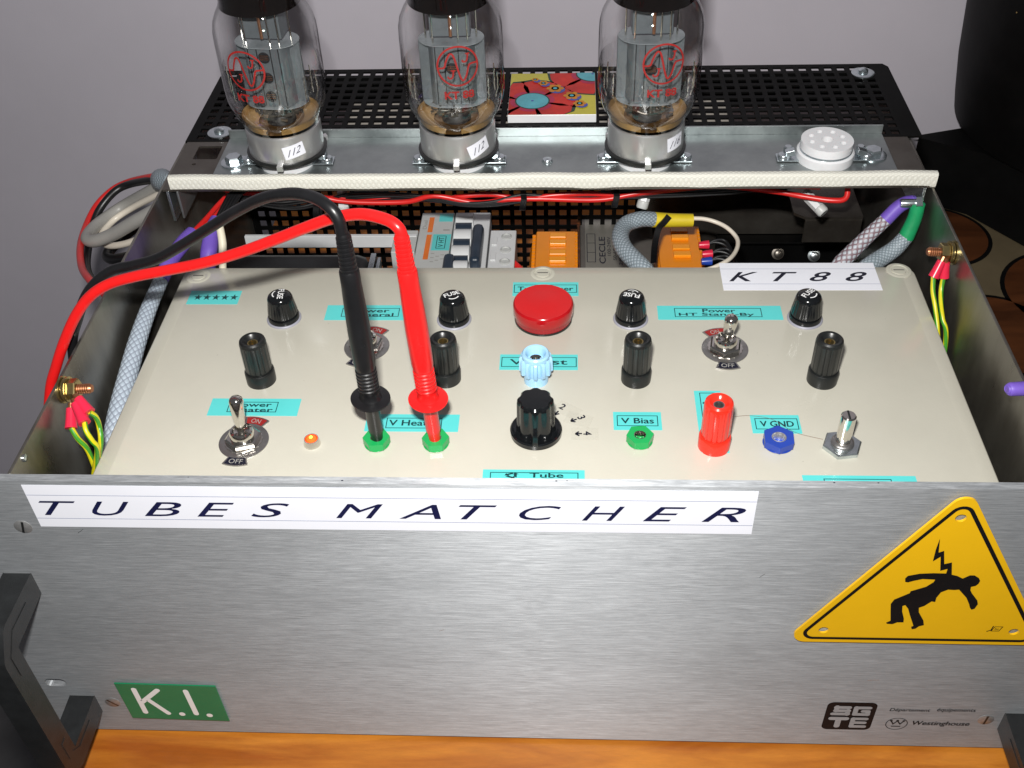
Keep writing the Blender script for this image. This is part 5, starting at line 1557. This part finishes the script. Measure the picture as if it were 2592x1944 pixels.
# braided cables at the right
t = thing('violet_braided_cable', 'grey and red braided cable with violet end at the right', 'cable', (175, 232, 165))
b = B(); b.sweep([(187.5, 233.2, 179.6), (176.8, 230.0, 168.1), (167.8, 226.0, 158.9), (161.3, 222.0, 152.6), (156, 214, 142)], [4.0, 4.3, 4.7, 4.7, 4.7], seg=20)
part(b, 'braided_sleeve', M['braid_red'], t)
b = B(); b.sweep([(200.5, 235.5, 189.6), (196.0, 235.0, 188.3), (192.0, 234.6, 185.2), (186.2, 232.8, 178.3)], [3.2, 3.9, 4.0, 4.1], seg=20)
part(b, 'violet_end', M['violet'], t)
t = thing('green_braided_cable', 'grey braided cable with green end at the right', 'cable', (190, 225, 160))
b = B(); b.sweep([(199.2, 228.2, 170.4), (193.3, 226.0, 162.8), (184.9, 222.0, 158.6), (175.5, 215.0, 156.5), (165, 207, 150)], [4.4, 4.9, 5.2, 5.2, 5.2], seg=20)
part(b, 'braided_sleeve', M['braid'], t)
b = B(); b.sweep([(202.0, 231.0, 190.3), (201.6, 230.0, 181.0), (198.7, 228.0, 169.2)], [4.0, 4.1, 4.6], seg=20)
part(b, 'green_end', M['green_sleeve'], t)
# violet capped wire poking in over the right wall
b = B(); b.sweep([(195.0, 53.4, 206.6), (196.5, 53.6, 206.6), (205, 54, 206.8), (216, 56, 206), (232, 60, 203)], [1.6, 3.1, 3.3, 3.3, 3.3], seg=20)
solo(b, 'violet_capped_wire', M['violet'], 'violet capped wire end poking in over the right wall', 'wire')

# ------------------------------------------------------------------ cables outside the left wall
out = [
 ('red_outside_cable', 'red_wire', 2.3, 'thin red cable looping outside the left wall', [(-262, 296, 172), (-268.6, 300.0, 170.2), (-280.9, 310.0, 163.1), (-297.5, 320.0, 154.1), (-310.4, 320.0, 147.9), (-320.2, 310.0, 141.4), (-322.7, 290.0, 136.4), (-314.1, 260.0, 141.4), (-300.8, 230.0, 147.5), (-281.9, 200.0, 159.5), (-262, 175, 165), (-252, 150, 150), (-250, 120, 100)]),
 ('grey_outside_cable', 'grey_wire', 4.2, 'thick grey cable doubled back outside the left wall', [(-255, 290, 174), (-273.3, 300.0, 159.9), (-297.5, 312.0, 142.6), (-309.4, 306.0, 137.5), (-314.5, 288.0, 139.0), (-312.6, 270.0, 142.3), (-303.9, 262.0, 145.4), (-287.9, 258.0, 153.5), (-268.0, 252.0, 166.9), (-250.4, 248.0, 178.1)]),
 ('black_outside_cable', 'black_rubber', 2.6, 'thin black cable inside the red loop outside the left wall', [(-258, 292, 172), (-273.3, 302.0, 166.2), (-296.4, 317.0, 154.1), (-307.2, 314.0, 149.7), (-316.6, 304.0, 141.4), (-319.0, 290.0, 134.1), (-314.4, 270.0, 134.5), (-303.3, 240.0, 140.3), (-290.0, 218.0, 144.9), (-268, 195, 150)]),
 ('white_outside_cable', 'cream_pale', 2.2, 'pale cable between the grey loops outside the left wall', [(-255, 285, 170), (-272, 294, 158), (-294, 304, 143), (-307, 300, 136), (-309, 282, 136), (-300, 268, 138), (-282, 258, 146), (-262, 250, 158), (-250, 246, 166)]),
 ('dark_outside_cable', 'black_rubber', 3.6, 'short thick black cable lowest of the bundle outside the left wall', [(-248, 244, 160), (-262, 248, 150), (-280, 254, 139), (-296, 262, 131), (-304, 272, 128), (-300, 284, 130), (-285, 290, 140)]),
]
for nm, m_, r_, lab, pts in out:
    b = B(); b.sweep(pts, r_, seg=16)
    solo(b, nm, M[m_], lab, 'cable', group='cables looping outside the left wall')
b = B(); b.sweep([(-243, 262, 190), (-252, 272, 184), (-258, 284, 177), (-263, 292, 170)], [4, 6.5, 7.4, 6.0], seg=20)
b.sweep([(-243, 250, 182), (-250, 256, 176), (-256, 268, 168)], [3, 5.0, 4.6], seg=20)
solo(b, 'grey_cable_grommet', M['braid'], 'blue grey rubber grommet where the cables leave the left wall', 'grommet')

# ------------------------------------------------------------------ dark objects and mat at the right
t = thing('black_pot', 'tall black pot with gold flecks standing at the right edge', 'pot', (470, 560, 60))
b = B(); b.lathe([(124, 61), (128, 64), (131, 80), (136, 114), (141, 174), (145, 250), (152, 420), (146, 430), (140, 420)], (470, 560, 0), 72, cap=False)
part(b, 'body', M['black_cloth'], t)
b = B()
for k in range(46):
    a = math.radians(random.uniform(195, 262)); z = random.uniform(150, 300)
    R_ = 139 + (z - 174) * 0.13 + 1.2 if z > 174 else 130 + (z - 114) * 0.15 + 1.2
    b.lathe([(random.uniform(0.3, 1.3), 0), (0.2, 0.4)], (470 + R_ * math.cos(a), 560 + R_ * math.sin(a), z), 7, axis=(math.cos(a), math.sin(a), 0.05))
part(b, 'gold_flecks', M['gold_speck'], t, kind='stuff')
vs, fs = curve_mesh([[(300, 547), (420, 658 - 75), (640, 583), (640, 330), (470, 372), (386, 467), (352, 516)]], 60)
b = B(); b.add([(x, y, 29.5 + z) for x, y, z in vs], fs)
solo(b, 'black_case', M['black_cloth'], 'low black case lying under the tall black pot', 'case', bevel=10)
t = thing('patterned_mat', 'cream mat with large brown discs outlined black right of the chassis', 'mat', (380, 420, -3))
vs_ = rrect(225, 660, 230, 580, 6)
b = B(); b.poly(vs_, UP(-2.9), 1.2)
part(b, 'cream_ground', M['mat_cream'], t)
for (cx, cy, rr) in ((318, 484, 46), (412, 400, 62), (330, 350, 50), (420, 505, 40), (500, 470, 48), (440, 290, 56), (540, 380, 45)):
    b = B(); b.poly(circ(cx, cy, rr, 48), UP(-1.65), 0.25)
    dk = part(b, 'disc_outline', M['black_cloth'], t)
    b = B(); b.poly(circ(cx, cy, rr - 3.5, 48), UP(-1.35), 0.25)
    part(b, 'brown_disc', M['mat_brown'], dk)
